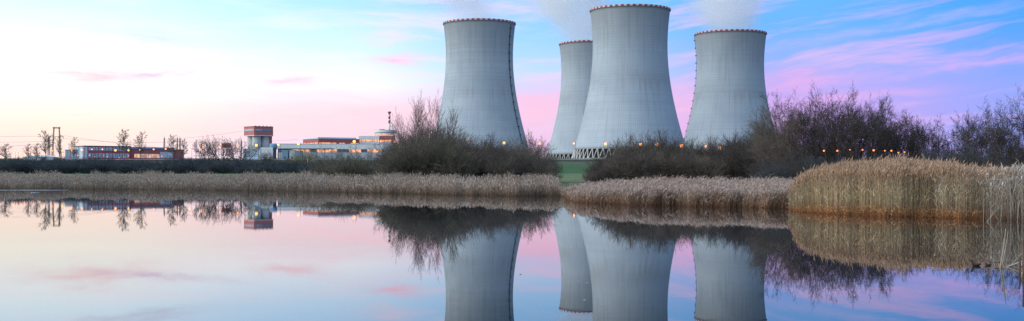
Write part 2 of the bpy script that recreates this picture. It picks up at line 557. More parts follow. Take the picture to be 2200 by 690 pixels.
def build_ground():
    xs = np.concatenate([[-9000, -5000, -2500, -1200, -600, -350, -220, -150], np.arange(-120, 62, 1.6),
                         [70, 90, 120, 160, 165, 240, 400, 700, 1300, 2600, 5000, 9000]])
    ys = np.concatenate([[-6000, -1000, -400, -200, -125, -100, -50, 0, 20, 40], np.arange(48, 215, 1.1), np.arange(220, 500, 10),
                         [500, 520, 560, 620, 700, 800, 900, 1000, 1080, 1120, 1250, 1500, 2200, 4000, 9000, 16000]])
    X, Y = np.meshgrid(xs, ys)
    Z = ground_z(X.ravel(), Y.ravel()).reshape(X.shape)
    # far banks of the lake, outside the picture
    bank = np.maximum(np.maximum((-X - 330) / 60.0, (X - 150) / 40.0), (-Y - 130) / 60.0)
    Z = np.where(bank > 0, np.maximum(Z, -1.0 + np.clip(bank, 0, 1) * 1.6), Z)
    rr = np.random.default_rng(3)
    bump = rr.normal(0, 0.05, X.shape) * ((Z > 0.25) & (Y < 460))
    Z = Z + bump
    nx, ny = len(xs), len(ys)
    idx = np.arange(nx * ny).reshape(ny, nx)
    Q = np.stack([idx[:-1, :-1], idx[:-1, 1:], idx[1:, 1:], idx[1:, :-1]], -1).reshape(-1, 4)
    m, t_, b = mat_new('ground_grass')
    geo = t_.new('ShaderNodeTexCoord').outputs['Object']
    s = t_.new('ShaderNodeSeparateXYZ'); t_.put(s.inputs[0], geo)
    yw = t_.math('ADD', s.outputs[1], t_.math('MULTIPLY', t_.noise(geo, 0.06, 3.0), 8.0))
    big = t_.noise(geo, 0.05, 5.0, 0.65)
    fine = t_.noise(geo, 1.6, 5.0, 0.7)
    lawn = t_.mix(t_.maprange(fine, 0.35, 0.65), (0.080, 0.125, 0.045), (0.15, 0.19, 0.075))
    crop = t_.mix(t_.maprange(fine, 0.35, 0.65), (0.026, 0.085, 0.026), (0.045, 0.105, 0.036))
    rough = t_.mix(t_.maprange(fine, 0.35, 0.65), (0.06, 0.075, 0.045), (0.10, 0.10, 0.06))
    mud = t_.mix(t_.maprange(fine, 0.35, 0.65), (0.05, 0.038, 0.026), (0.11, 0.085, 0.055))
    c = t_.mix(t_.maprange(yw, 434, 438), lawn, crop)
    c = t_.mix(t_.maprange(yw, 486, 494), c, rough)
    c = t_.mix(t_.math('MULTIPLY', t_.maprange(t_.noise(geo, 0.11, 6.0, 0.7), 0.42, 0.62), 0.75), c, rough)
    c = t_.mix(t_.maprange(s.outputs[2], 0.45, 1.0), mud, c)
    t_.put(b.inputs['Base Color'], c)
    b.inputs['Roughness'].default_value = 0.95
    b.inputs['Specular IOR Level'].default_value = 0.1
    me = quad_mesh('ground', np.stack([X, Y, Z], -1).reshape(-1, 3), Q, m, smooth=True)
    return tag(link('ground', me), kind='structure')


build_ground()


def build_water():
    m, t_, b = mat_new('still_water')
    geo = t_.new('ShaderNodeTexCoord').outputs['Object']
    b.inputs['Base Color'].default_value = (0.008, 0.014, 0.020, 1)
    b.inputs['Roughness'].default_value = 0.0
    b.inputs['IOR'].default_value = 1.45
    bp = t_.new('ShaderNodeBump')
    mp = t_.new('ShaderNodeMapping'); mp.inputs['Scale'].default_value = (1.0, 2.2, 1.0)
    t_.put(mp.inputs[0], geo)
    w = t_.noise(mp.outputs[0], 1.3, 3.0, 0.55)
    calm = t_.maprange(t_.noise(geo, 0.03, 3.0, 0.5), 0.35, 0.7, 0.35, 1.0)
    t_.put(bp.inputs['Height'], t_.math('MULTIPLY', w, calm))
    bp.inputs['Strength'].default_value = 1.0
    bp.inputs['Distance'].default_value = 0.0005
    t_.put(b.inputs['Normal'], bp.outputs[0])
    V = [(-420, -200, 0), (240, -200, 0), (240, 230, 0), (-420, 230, 0)]
    return tag(link('water', quad_mesh('water', V, [(0, 1, 2, 3)], m)), kind='structure')


build_water()

# road on the embankment with its verge
road = box('road', -420, 420, 505, 513, 8.0, 8.62, M['asphalt'])
tag(road, kind='structure')


# ------------------------------------------------------------------ cooling towers
TH = 155.8           # top above base
Z_SH, Z_TH, R_TH, A_TH = 10.0, 117.9, 38.9, 95.7


def tower_r(z):
    return R_TH * math.sqrt(1 + ((z - Z_TH) / A_TH) ** 2)


def shell_mesh():
    ribs, k, nz = 152, 4, 44
    seg = ribs * k
    a = np.arange(seg) * 2 * math.pi / seg
    pat = np.tile(np.array([0.0, 0.0, 0.0, 0.20]), ribs)
    rings = []
    for i in range(nz + 1):
        z = Z_SH + (TH - 1.0 - Z_SH) * i / nz
        r = tower_r(z) + pat * (1.0 if i not in (0, nz) else 0.2)
        rings.append(np.stack([r * np.cos(a), r * np.sin(a), np.full(seg, z)], -1))
    for dr, z in ((0.55, TH - 1.0), (0.55, TH), (-0.9, TH)):     # collar under the mouth
        r = np.full(seg, tower_r(TH) + dr)
        rings.append(np.stack([r * np.cos(a), r * np.sin(a), np.full(seg, z)], -1))
    for i in range(12, -1, -1):
        z = Z_SH + (TH - 1.0 - Z_SH) * i / 12
        r = np.full(seg, tower_r(z) - 0.9)
        rings.append(np.stack([r * np.cos(a), r * np.sin(a), np.full(seg, z)], -1))
    V = np.concatenate(rings)
    n_r = len(rings)
    i0 = np.arange(seg); j0 = (i0 + 1) % seg
    Q = []
    for r_ in range(n_r):
        q = (r_ + 1) % n_r
        Q.append(np.stack([r_ * seg + i0, r_ * seg + j0, q * seg + j0, q * seg + i0], -1))
    return quad_mesh('shell', V, np.concatenate(Q), M['shell'])


SHELL = shell_mesh()
NP_ = 88


def rim_panel_mesh(name, mat):
    V, Fc = [], []
    h = 2 * math.pi / NP_ / 2 * 0.985
    r0 = tower_r(TH) + 0.57; r1 = r0 + 0.22
    for i in range(3):
        a = -h + h * i
        for r, z in ((r0, TH - 1.35), (r1, TH - 1.35), (r1, TH + 0.35), (r0, TH + 0.35)):
            V.append((r * math.cos(a), r * math.sin(a), z))
    for i in range(2):
        for k in range(4):
            j = (k + 1) % 4
            Fc.append((i * 4 + k, i * 4 + j, i * 4 + 4 + j, i * 4 + 4 + k))
    Fc += [(3, 2, 1, 0), (8, 9, 10, 11)]
    return py_mesh(name, V, Fc, mat)


RIM = [rim_panel_mesh('rim_panel_red', M['rim_red']), rim_panel_mesh('rim_panel_white', M['rim_white'])]
NV = 54


def strut_mesh(sgn):
    h = math.pi / NV * 0.92
    rb, rt = 61.3, tower_r(Z_SH) - 0.35
    p0 = (rb * math.cos(sgn * h * 0.06), rb * math.sin(sgn * h * 0.06), 0.0)
    p1 = (rt * math.cos(sgn * h), rt * math.sin(sgn * h), Z_SH + 0.3)
    V, Q, _ = prisms([p0], [p1], [0.62], [0.55], 6)
    return quad_mesh('strut', V, Q, M['strut'])


STRUT = [strut_mesh(1), strut_mesh(-1)]
FILL = lathe_mesh('fill_shade_core', [(54.5, 0.0), (54.5, 6.0), (54.0, 12.0), (53.0, 13.5)], 64, M['fill'])  # near-black packing, added so the tower foot reads as shaded inside
BASIN = lathe_mesh('basin_wall', [(63.0, -1.5), (63.0, 0.9), (62.3, 0.9), (62.3, 0.3), (56.0, 0.3)], 96, M['strut'], True, True)


def ladder(parent, ang):
    pts = [Z_SH + 1 + (TH - 4 - Z_SH) * i / 30 for i in range(31)]
    bars = []
    t_ = Vector((-math.sin(ang), math.cos(ang), 0)); r_ = Vector((math.cos(ang), math.sin(ang), 0))
    for a, b in zip(pts[:-1], pts[1:]):
        for s in (-0.45, 0.45):
            bars.append((r_ * (tower_r(a) + 0.75) + t_ * s + Vector((0, 0, a)), r_ * (tower_r(b) + 0.75) + t_ * s + Vector((0, 0, b)), 0.22))
    link('ladder', bars_mesh('ladder', bars, M['steel_dark']), parent)
    for i in range(15):
        z = Z_SH + 9 + i * 9.2
        p = r_ * (tower_r(z) + 1.15) + Vector((0, 0, z))
        V, Fc = [], []
        bb = [(-0.8, -1.1, 0), (0.8, -1.1, 0), (0.8, 1.1, 0), (-0.8, 1.1, 0)]
        me = box_mesh('platform', -0.85, 0.85, -1.1, 1.1, -0.12, 0.75, M['steel_dark'])
        link('platform', me, parent, p, (0, 0, ang))


def tower(u, vrim, hw, label, ladder_az=None, base=18.4):
    Y = (base + TH - CAM_H) * F / (HV - vrim)
    s = hw / F * Y / tower_r(TH)
    X = (u - 1100) / F * Y
    t_ = empty('cooling_tower', (X, Y, base))
    t_.scale = (s, s, 1.0)
    tag(t_, label, 'cooling tower', 'hyperbolic cooling towers')
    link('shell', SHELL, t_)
    for i in range(NP_):
        link('rim_panel', RIM[i % 2], t_, rot=(0, 0, 2 * math.pi * i / NP_))
    for i in range(NV):
        for k in (0, 1):
            link('strut', STRUT[k], t_, rot=(0, 0, 2 * math.pi * i / NV))
    link('fill_shade_core', FILL, t_)
    link('basin_wall', BASIN, t_)
    if ladder_az is not None:
        # angle from the direction towards the camera, positive to the right in the picture
        toward = math.atan2(-Y, -X)
        ladder(t_, toward + ladder_az)
    return t_, X, Y, s


T1 = tower(1030, 50.5, 77.1, 'leftmost concrete cooling tower with a dark ladder down its right side', R(60))
T2 = tower(1353.5, 22, 85.5, 'tallest and nearest concrete cooling tower, in the middle, red and white rim')
T3 = tower(1569, 73, 75.9, 'rightmost concrete cooling tower with small ladder platforms on its left outline', R(-86))
T4 = tower(1270, 94.5, 68.4, 'farthest concrete cooling tower, half hidden behind the tallest one')


# ------------------------------------------------------------------ steam
def steam(tw, lean, d0, hgt, seedv, spread, label, lean_y=0.0, lo=0.44, hi=0.66):
    _, X, Y, s = tw
    R0 = tower_r(TH) * s * 0.95
    seg, nz = 40, 16
    V, Fc = [], []
    for i in range(nz + 1):
        z = hgt * i / nz
        r = (R0 + spread * z) * 1.04
        for k in range(seg):
            a = 2 * math.pi * k / seg
            V.append((r * math.cos(a) + lean * z, r * math.sin(a) + lean_y * z, z))
    for i in range(nz):
        for k in range(seg):
            j = (k + 1) % seg
            Fc.append((i * seg + k, i * seg + j, (i + 1) * seg + j, (i + 1) * seg + k))
    Fc.append(tuple(reversed(range(seg)))); Fc.append(tuple(nz * seg + i for i in range(seg)))
    m = bpy.data.materials.new('steam')
    m.use_nodes = True
    nt = m.node_tree; nt.nodes.clear(); t_ = NT(nt)
    o = t_.new('ShaderNodeTexCoord').outputs['Object']
    sp = t_.new('ShaderNodeSeparateXYZ'); t_.put(sp.inputs[0], o)
    x, y, z = sp.outputs
    rr = t_.math('ADD', t_.math('MULTIPLY', z, spread), R0)
    ax = t_.math('SUBTRACT', x, t_.math('MULTIPLY', z, lean))
    ay = t_.math('SUBTRACT', y, t_.math('MULTIPLY', z, lean_y))
    q = t_.math('DIVIDE', t_.math('SQRT', t_.math('ADD', t_.math('MULTIPLY', ax, ax), t_.math('MULTIPLY', ay, ay))), rr)
    wv = t_.combine(t_.math('ADD', ax, seedv * 37.0), ay, t_.math('MULTIPLY', z, 0.62))
    no = t_.noise(wv, 0.026, 3.0, 0.55, 0.4)
    fall = t_.maprange(t_.math('ADD', q, t_.math('MULTIPLY', t_.math('SUBTRACT', no, 0.5), 0.9)), 0.25, 1.0, 1.0, 0.0, 'SMOOTHSTEP')
    body = t_.maprange(no, lo, hi, 0.08, 1.0)
    top = t_.maprange(z, hgt * 0.55, hgt, 1.0, 0.0)
    bot = t_.maprange(z, 0.0, 14.0, 0.45, 1.0)
    dens = t_.math('MULTIPLY', t_.math('MULTIPLY', t_.math('MULTIPLY', fall, body), t_.math('MULTIPLY', top, bot)), d0)
    pv = t_.new('ShaderNodeVolumePrincipled')
    pv.inputs['Color'].default_value = (0.998, 0.998, 0.998, 1)
    t_.put(pv.inputs['Density'], dens)
    pv.inputs['Anisotropy'].default_value = 0.5
    out = t_.new('ShaderNodeOutputMaterial')
    nt.links.new(pv.outputs[0], out.inputs['Volume'])
    o_ = link('steam_plume', py_mesh('steam_plume', V, Fc, m), None, (X, Y, 18.4 + TH - 1.5))
    tag(o_, label, 'steam', 'steam plumes above the cooling towers', 'stuff')


steam(T1, -0.80, 0.045, 130, 1.3, 0.50, 'thin white steam drifting left from the leftmost cooling tower', lo=0.40, hi=0.68)
#steam(T2, -0.35, 0.022, 110, 4.1, 0.15, 'white steam rising from the tallest cooling tower')
steam(T3, -0.12, 0.062, 130, 2.2, 0.50, 'white steam rising straight up from the rightmost cooling tower', lo=0.38, hi=0.6)
steam(T4, -0.50, 0.085, 140, 7.7, 0.50, 'dense white steam rising from the half hidden cooling tower', lo=0.36, hi=0.58)


# ------------------------------------------------------------------ buildings
def glazed_hall():
    A = Vector(((181 - 1100) / F * 780, 780, 0)); B = Vector(((398 - 1100) / F * 822, 822, 0))
    d = (B - A); L = d.length; d.normalize()
    rz = math.atan2(d.y, d.x)
    z0 = gz(A.x, A.y) - 0.5
    t_ = empty('glazed_hall', (A.x, A.y, z0), rz)
    tag(t_, 'long low industrial hall with red framed blue windows', 'building')

    def su(u):      # ray of column u meets the facade line
        k = (u - 1100) / F
        return (k * A.y - A.x) / (d.x - k * d.y)

    def zz(v, u):
        s = su(u); Y = A.y + d.y * s
        return CAM_H + (HV - v) / F * Y - z0
    e1, e2 = su(281), su(373)
    ztop = zz(313.3, 181)
    box('wall', 0, e1 - 0.01, 0, 22, 0, ztop - 0.35, M['red_clad'], t_)
    box('roof', -0.3, e1 + 0.2, -0.35, 22.3, ztop - 0.35, ztop + 0.15, M['dark_roof'], t_)
    nb = 12
    x0 = su(189)
    bw = (e1 - 1.0 - x0) / nb
    zr = [(zz(339.5, 230), zz(329.5, 230)), (zz(323.8, 230), ztop - 0.8)]
    for r_, (za, zb) in enumerate(zr):
        for i in range(nb):
            xa = x0 + bw * i + bw * 0.14; xb = x0 + bw * (i + 1) - bw * 0.10
            w = box('window', xa, xb, -0.10, 0.05, za, zb, M['glass_pale'] if (i * 7 + r_ * 3) % 5 == 0 else M['glass'], t_)
            box('mullion', (xa + xb) / 2 - 0.07, (xa + xb) / 2 + 0.07, -0.16, -0.1, za, zb, M['steel'], w)
            box('transom', xa, xb, -0.155, -0.1, (za + zb) / 2 - 0.06, (za + zb) / 2 + 0.06, M['steel'], w)
    for i in range(6):
        box('end_panel', -0.12, -0.004, 0.6 + i * 3.5, 3.7 + i * 3.5, 0.4, ztop - 0.7, M['glass_pale'] if i % 3 else M['blue_clad'], t_)
    box('corner_panel', 0.2, x0 - 0.4, -0.08, 0.0, 0.5, ztop - 0.6, M['glass_pale'], t_)
    # right wing
    zw = zz(316.6, 330)
    box('wing_wall', e1 + 0.01, e2, 1.0, 18, 0, zw - 1.4, M['red_brown'], t_)
    box('wing_fascia', e1 - 0.2, e2 + 0.5, 0.6, 18.4, zw - 1.4, zw, M['blue_clad'], t_)
    box('porch_column', e1 + 0.4, e1 + 1.8, 0.2, 1.0, 0, zw - 1.6, M['red_clad'], t_)
    xa, xb = su(289), su(344)
    nw = 9
    for i in range(nw):
        box('lit_window', xa + (xb - xa) * i / nw + 0.12, xa + (xb - xa) * (i + 1) / nw - 0.12, 0.9, 1.05, zz(339.5, 320), zz(331, 320), M['lit_pale'], t_)
    xa, xb = su(345), su(372)
    for i in range(5):
        box('pale_panel', xa + (xb - xa) * i / 5 + 0.06, xa + (xb - xa) * (i + 1) / 5 - 0.06, 0.88, 1.05, zz(340, 358), zz(327, 358), M['glass_pale'], t_)
    box('door', su(347), su(347) + 1.3, 0.80, 0.88, 0, 2.6, M['blue_clad'], t_)
    box('end_block', e2 + 0.02, su(398), 2.5, 16, 0, zz(322.4, 385), M['red_brown'], t_)
    box('end_roof', e2 + 0.52, su(398) + 0.3, 2.2, 16.3, zz(322.4, 385), zz(322.4, 385) + 0.35, M['dark_roof'], t_)
    box('drain_pipe', e2 - 0.3, e2 - 0.05, 0.7, 0.95, 0, zw - 1.5, M['white_clad'], t_)


glazed_hall()


def annex(u0, u1, vt, Y, nstr, mat_a, label):
    a = P(u0, 345, Y); b = P(u1, 345, Y)
    z0 = gz(a.x, Y) - 0.4
    t_ = empty('annex_block', (a.x, Y, z0))
    w = b.x - a.x; h = P(u0, vt, Y).z - z0
    box('wall', 0, w, 0, 14, 0, h, mat_a, t_)
    box('roof_edge', -0.2, w + 0.2, -0.25, 14.2, h, h + 0.4, M['dark_roof'], t_)
    for i in range(nstr):
        x = w * (i + 0.5) / nstr
        box('pilaster', x - w / nstr * 0.17, x + w / nstr * 0.17, -0.2, -0.003, 0, h - 0.2, M['red_clad'] if i % 4 == 3 else M['blue_clad'], t_)
    tag(t_, label, 'building')


annex(140, 166, 323, 792, 8, M['glass_pale'], 'lowest striped annex at the far left end of the red framed hall')
annex(165.5, 181, 318.5, 798, 5, M['white_clad'], 'taller pale striped annex adjoining the left end of the red framed hall')


def silo_house():
    Y = 900
    c = P(546, 345, Y)
    z0 = gz(c.x, Y) - 0.4
    th = R(41)

    def zv(v): return CAM_H + (HV - v) / F * Y - z0
    t_ = empty('silo_house', (c.x, c.y, z0), th)
    tag(t_, 'red box shaped house on top of grey concrete silos', 'building')
    W = 16.8
    zb, zt = zv(291.8), zv(271.6)
    # local x runs along the right face, y along the left face (away)
    box('head_house', 0, W, 0, W, zb + 0.5, zt, M['red_dull'], t_)
    box('floor_slab', -0.25, W + 0.25, -0.25, W + 0.25, zb, zb + 0.5, M['white_clad'], t_)
    box('roof_edge', -0.35, W + 0.35, -0.35, W + 0.35, zt, zt + 0.25, M['red_dull'], t_)
    for i in range(5):
        box('roof_vent', 1.4 + i * 3.3, 2.2 + i * 3.3, 0.6, 1.4, zt + 0.25, zt + 0.75, M['steel'], t_)
    nb = 10
    for i in range(nb):
        xa = 0.6 + (W - 1.2) * i / nb
        box('window', xa + 0.08, xa + (W - 1.2) / nb - 0.08, -0.12, 0.03, zt - 3.3, zt - 1.9, M['blue_clad'] if i > 3 else M['glass'], t_)
    for i in range(6):
        ya = 0.8 + (W - 1.6) * i / 6
        box('window', -0.12, 0.03, ya + 0.1, ya + (W - 1.6) / 6 - 0.1, zt - 3.3, zt - 1.9, M['glass'], t_)
    cyl = lathe_mesh('silo', [(3.55, 0.0), (3.55, zb - 0.01)], 32, M['concrete'])
    for (x, y) in ((4.6, 4.4), (12.2, 4.4), (4.6, 12.2), (12.2, 12.2)):
        s = link('silo', cyl, t_, (x, y, 0))
    box('stair_tower', 14.4, 16.5, 1.2, 4.4, 0, zb - 0.01, M['red_brown'], t_)
    bt = zv(317.5)
    t2 = empty('pump_building', (c.x - 6.2, Y - 11, z0))
    tag(t2, 'pale blue low building at the foot of the silos', 'building')
    box('wall', 0, 13.5, 0, 7, 0, bt - 1.6, M['glass_pale'], t2)
    box('upper_wall', 13.52, 23.0, 0.5, 7, 0, bt, M['white_clad'], t2)
    box('roof', -0.2, 13.5, -0.2, 7.2, bt - 1.6, bt - 1.2, M['grey_clad'], t2)
    for i in range(5):
        box('window', 0.8 + i * 2.5, 2.7 + i * 2.5, -0.1, 0.03, 2.2, 4.4, M['glass'], t2)
    for i in range(3):
        box('window', 14.6 + i * 2.8, 16.2 + i * 2.8, 0.4, 0.52, 4.0, 5.4, M['glass'], t2)
    t3 = empty('storage_tank', (c.x + 16.4, Y - 6, z0))
    tag(t3, 'dark blue horizontal ribbed tank standing right of the silos', 'tank')
    r_ = 2.5
    body = lathe_mesh('tank_body', [(r_ * 0.6, 0), (r_, 0.5), (r_, 5.2), (r_ * 0.6, 5.7)], 24, M['blue_clad'])
    link('tank_body', body, t3, (-0.6, 0, zv(315.5)), (0, R(90), 0)).location.x = -2.8
    for x in (-1.6, 1.6):
        box('cradle', x - 0.4, x + 0.4, -2.0, 2.0, 0, zv(318.8), M['steel_dark'], t3)
    t4 = empty('pipe_bridge', (c.x + 20, Y - 8, z0))
    tag(t4, 'thin pipe bridge on posts between the silos and the long white hall', 'pipe bridge')
    zp = zv(320.5)
    L = 44
    link('pipe', bars_mesh('pipe', [((0, 0, zp), (L, 0, zp), 0.4)], M['steel_dark'], 8), t4)
    link('pipe', bars_mesh('pipe', [((0, 1.2, zp - 0.1), (L, 1.2, zp - 0.1), 0.3)], M['steel'], 8), t4)
    for i in range(8):
        link('post', bars_mesh('post', [((i * 6 + 0.6, 0.5, 0), (i * 6 + 0.6, 0.5, zp - 0.5), 0.22)], M['steel_dark']), t4)
    for k, (uu, ww, vv, mm, lab) in enumerate(((612, 9, 324, 'blue_clad', 'first of three low blue sheds right of the silos'),
                                               (628, 8, 323, 'grey_clad', 'second of three low blue sheds right of the silos'),
                                               (641, 10, 324.5, 'blue_clad', 'third of three low blue sheds right of the silos'))):
        q = P(uu, 345, 880)
        zq = gz(q.x, 880) - 0.3
        t5 = empty('tank_shed', (q.x, 880, zq))
        tag(t5, lab, 'shed', 'low sheds right of the silos')
        h = P(uu, vv, 880).z - zq
        w = ww / F * 880
        box('wall', -w * 0.7, w * 0.7, 0, 6, 0, h, M[mm], t5)
        box('roof', -w * 0.75, w * 0.75, -0.2, 6.2, h, h + 0.3, M['grey_clad'], t5)
        box('door', -0.8, 0.8, -0.08, -0.003, 0, 3.0, M['dark_roof'], t5)
    # small red cabin on a frame
    q = P(485, 345, 880)
    zq = gz(q.x, 880) - 0.3
    t6 = empty('conveyor_cabin', (q.x, 880, zq))
    tag(t6, 'small dark red cabin on thin steel legs behind the spreading trees', 'cabin')
    h0 = P(485, 317, 880).z - zq; h1 = P(485, 308.5, 880).z - zq
    box('cabin', -3.1, 3.1, 0, 4, h0, h1, M['red_brown'], t6)
    box('roof', -3.3, 3.3, -0.2, 4.2, h1, h1 + 0.25, M['dark_roof'], t6)
    for x in (-2.8, 2.8):
        for y in (0.3, 3.7):
            link('leg', bars_mesh('leg', [((x, y, 0), (x, y, h0), 0.18)], M['steel_dark']), t6)


silo_house()


def turbine_hall():
    Y = 1150
    zq = gz(-200, Y) - 0.4

    def zv(v, y=Y): return CAM_H + (HV - v) / F * y - zq

    def xu(u, y=Y): return (u - 1100) / F * y
    # upper red hall: near corner at column 684
    c = Vector((xu(684), Y, zq))
    t_ = empty('turbine_hall', c, R(34))
    tag(t_, 'long red topped hall with glowing orange window strip and pale roof slab', 'building')
    Lr, Ll = 46.0, 38.0
    zt, zb = zv(298.2), zv(312)
    box('upper_wall', 0, Lr, 0, Ll, zv(309.2), zt, M['red_brown'], t_)
    box('lower_wall', 0.05, Lr - 0.05, 0.05, Ll, 0, zv(309.2), M['red_dull'], t_)
    box('roof_edge', -0.3, Lr + 0.3, -0.3, Ll + 0.3, zt, zt + 0.5, M['grey_clad'], t_)
    box('roof_slab', 3, Lr + 0.2, 8, Ll - 4, zt + 0.5, zt + 2.0, M['glass_pale'], t_)
    nb = 14
    for i in range(nb):
        xa = 0.8 + (Lr - 1.6) * i / nb
        if i not in (6, 9, 10):
            box('lit_window', xa + 0.12, xa + (Lr - 1.6) / nb - 0.12, -0.12, 0.05, zv(309.0), zv(306.0), M['lit'], t_)
    nb = 8
    for i in range(nb):
        ya = 0.8 + (Ll - 1.6) * i / nb
        box('lit_window', -0.12, 0.05, ya + 0.2, ya + (Ll - 1.6) / nb - 0.2, zv(309.4), zv(306.2), M['lit'], t_)
    # long white low hall in front
    Y2 = 1105
    z2 = gz(-200, Y2) - 0.4

    def zw(v): return CAM_H + (HV - v) / F * Y2 - z2
    x0, x1 = xu(596, Y2), xu(822, Y2)
    t2 = empty('white_hall', (x0, Y2, z2), R(3))
    tag(t2, 'long white low hall with an orange lit window band behind the saplings', 'building')
    L = x1 - x0
    box('upper_wall', 0, L, 0, 20, zw(320.5), zw(309.5), M['white_clad'], t2)
    box('lower_wall', 0, L, 0.15, 20, 0, zw(327.5), M['grey_clad'], t2)
    box('recess_wall', 0.3, L - 0.3, 0.6, 19, zw(327.5), zw(320.5), M['dark_roof'], t2)
    box('parapet', -0.2, L + 0.2, -0.2, 20.2, zw(309.5), zw(308.7), M['grey_clad'], t2)
    nb = 30
    rg = random.Random(4)
    for i in range(nb):
        xa = 14 + (L - 15) * i / nb
        if rg.random() < 0.78:
            box('lit_window', xa + 0.15, xa + (L - 15) / nb - 0.15, 0.45, 0.62, zw(327.2), zw(320.8), M['lit'], t2)
    for i in range(9):
        xa = 4 + (L - 8) * i / 9
        box('loading_door', xa, xa + 3.6, 0.05, 0.16, 0, zw(334), M['blue_clad'], t2)
    # reactor building
    Y3 = 1200
    z3 = gz(-140, Y3) - 0.4

    def z_(v): return CAM_H + (HV - v) / F * Y3 - z3
    xa, xb, xc = xu(771, Y3), xu(815, Y3), xu(842, Y3)
    t3 = empty('reactor_building', (xa, Y3, z3))
    tag(t3, 'white reactor building with a round ringed drum on its roof', 'building')
    w1, w2 = xb - xa, xc - xa
    box('block', 0, w1, 0, 34, 0, z_(305.2), M['white_clad'], t3)
    box('upper_block', 0, w1, -0.2, 34.2, z_(299.5), z_(292.2), M['white_clad'], t3)
    box('window_recess', 0.3, w1 - 0.3, 0.3, 33, z_(305.2), z_(299.5), M['dark_roof'], t3)
    for i in range(9):
        a = 0.3 + (w1 - 0.6) * i / 9
        box('lit_window', a + 0.15, a + (w1 - 0.6) / 9 - 0.15, 0.12, 0.32, z_(305.0), z_(299.8), M['lit'], t3)
    box('red_block', w1 + 0.02, w2, 0.2, 34, z_(300.5), z_(292.0), M['red_brown'], t3)
    box('red_block_base', w1 + 0.02, w2, 0.4, 34, 0, z_(305.6), M['grey_clad'], t3)
    box('window_recess', w1 + 0.1, w2 - 0.1, 0.7, 33, z_(305.6), z_(300.5), M['dark_roof'], t3)
    for i in range(5):
        a = w1 + 0.2 + (w2 - w1 - 0.4) * i / 5
        box('lit_window', a + 0.15, a + (w2 - w1 - 0.4) / 5 - 0.15, 0.5, 0.72, z_(305.4), z_(300.8), M['lit'], t3)
    cxx = xu(825, Y3) - xa
    rr = 24 / F * Y3
    dr = link('drum', lathe_mesh('drum', [(rr, z_(292)), (rr, z_(284.2)), (rr - 0.3, z_(284.2)), (rr - 0.3, z_(282.6)), (rr, z_(282.6)),
                                           (rr, z_(279.6)), (rr - 0.6, z_(278.4))], 48, M['white_clad'], False), t3, (cxx, 17, 0))
    link('dark_ring', lathe_mesh('dark_ring', [(rr + 0.15, z_(285.6)), (rr + 0.15, z_(284.0))], 48, M['dark_roof'], False, False), dr)
    link('lit_ring', lathe_mesh('lit_ring', [(rr + 0.08, z_(291.5)), (rr + 0.08, z_(286.6))], 48, M['lit_pale'], False, False), dr)
    link('railing', lathe_mesh('railing', [(rr + 0.3, z_(279.2)), (rr + 0.3, z_(278.6))], 48, M['steel'], False, False), dr)
    box('roof_unit', cxx - 6, cxx - 1, 10, 16, z_(278.4), z_(276.6), M['blue_clad'], t3)
    # vent stack
    q = P(833.5, 278, Y3)
    zb_ = q.z - 1.5
    t4 = empty('vent_stack', (q.x, Y3 + 14, zb_))
    tag(t4, 'slim red and white banded vent stack rising from the reactor building', 'chimney')
    bands = [(278, 265, 'white_clad'), (265, 259.5, 'red_clad'), (259.5, 255.5, 'white_clad'), (255.5, 251, 'red_clad'), (251, 246, 'white_clad'), (246, 243, 'red_clad')]
    for (va, vb, mm) in bands:
        za, zb2 = P(0, va, Y3 + 14).z - zb_, P(0, vb, Y3 + 14).z - zb_
        if va == 278: za = 0
        link('stack_band', lathe_mesh('stack_band', [(1.2, za), (1.12, zb2)], 20, M[mm], True), t4)
    zc = P(0, 243, Y3 + 14).z - zb_
    link('stack_crown', lathe_mesh('stack_crown', [(1.5, zc), (1.75, zc + 0.5), (1.75, zc + 1.3), (1.1, zc + 1.6)], 20, M['red_clad'], True), t4)


turbine_hall()


def low_shed():
    q = P(50, 345, 820)
    z0 = gz(q.x, 820) - 0.3
    t_ = empty('arched_shed', (q.x, 820, z0))
    tag(t_, 'low shed with a shallow curved pale blue roof at the far left', 'shed')
    w = 64 / F * 820
    h = P(50, 337.5, 820).z - z0
    box('wall', 0, w, 0, 10, 0, h, M['grey_clad'], t_)
    V, Fc = [], []
    nseg = 14
    for i in range(nseg + 1):
        x = -0.3 + (w + 0.6) * i / nseg
        z = h + 1.25 * math.sin(math.pi * i / nseg) + 0.02
        V += [(x, -0.3, z), (x, 10.3, z), (x, 10.3, h - 0.01), (x, -0.3, h - 0.01)]
    for i in range(nseg):
        for k in range(4):
            Fc.append((i * 4 + k, i * 4 + (k + 1) % 4, i * 4 + 4 + (k + 1) % 4, i * 4 + 4 + k))
    link('roof', py_mesh('roof', V, Fc, M['glass_pale']), t_)
    box('door', w * 0.6, w * 0.6 + 3.5, -0.06, -0.003, 0, 3.2, M['dark_roof'], t_)


low_shed()


# ------------------------------------------------------------------ pylons and wires
def lattice(bars, p0, p1, w0, w1, n, r):
    """four-legged lattice mast from p0 to p1"""
    p0 = Vector(p0); p1 = Vector(p1)
    lv = []
    for i in range(n + 1):
        t_ = i / n
        c = p0.lerp(p1, t_); w = w0 + (w1 - w0) * t_
        lv.append([c + Vector((sx * w, sy * w, 0)) for sx, sy in ((-1, -1), (1, -1), (1, 1), (-1, 1))])
    for i in range(n):
        for k in range(4):
            j = (k + 1) % 4
            bars.append((lv[i][k], lv[i + 1][k], r))
            bars.append((lv[i][k], lv[i + 1][j], r * 0.6))
            bars.append((lv[i][j], lv[i + 1][k], r * 0.6))
            bars.append((lv[i + 1][k], lv[i + 1][j], r * 0.6))


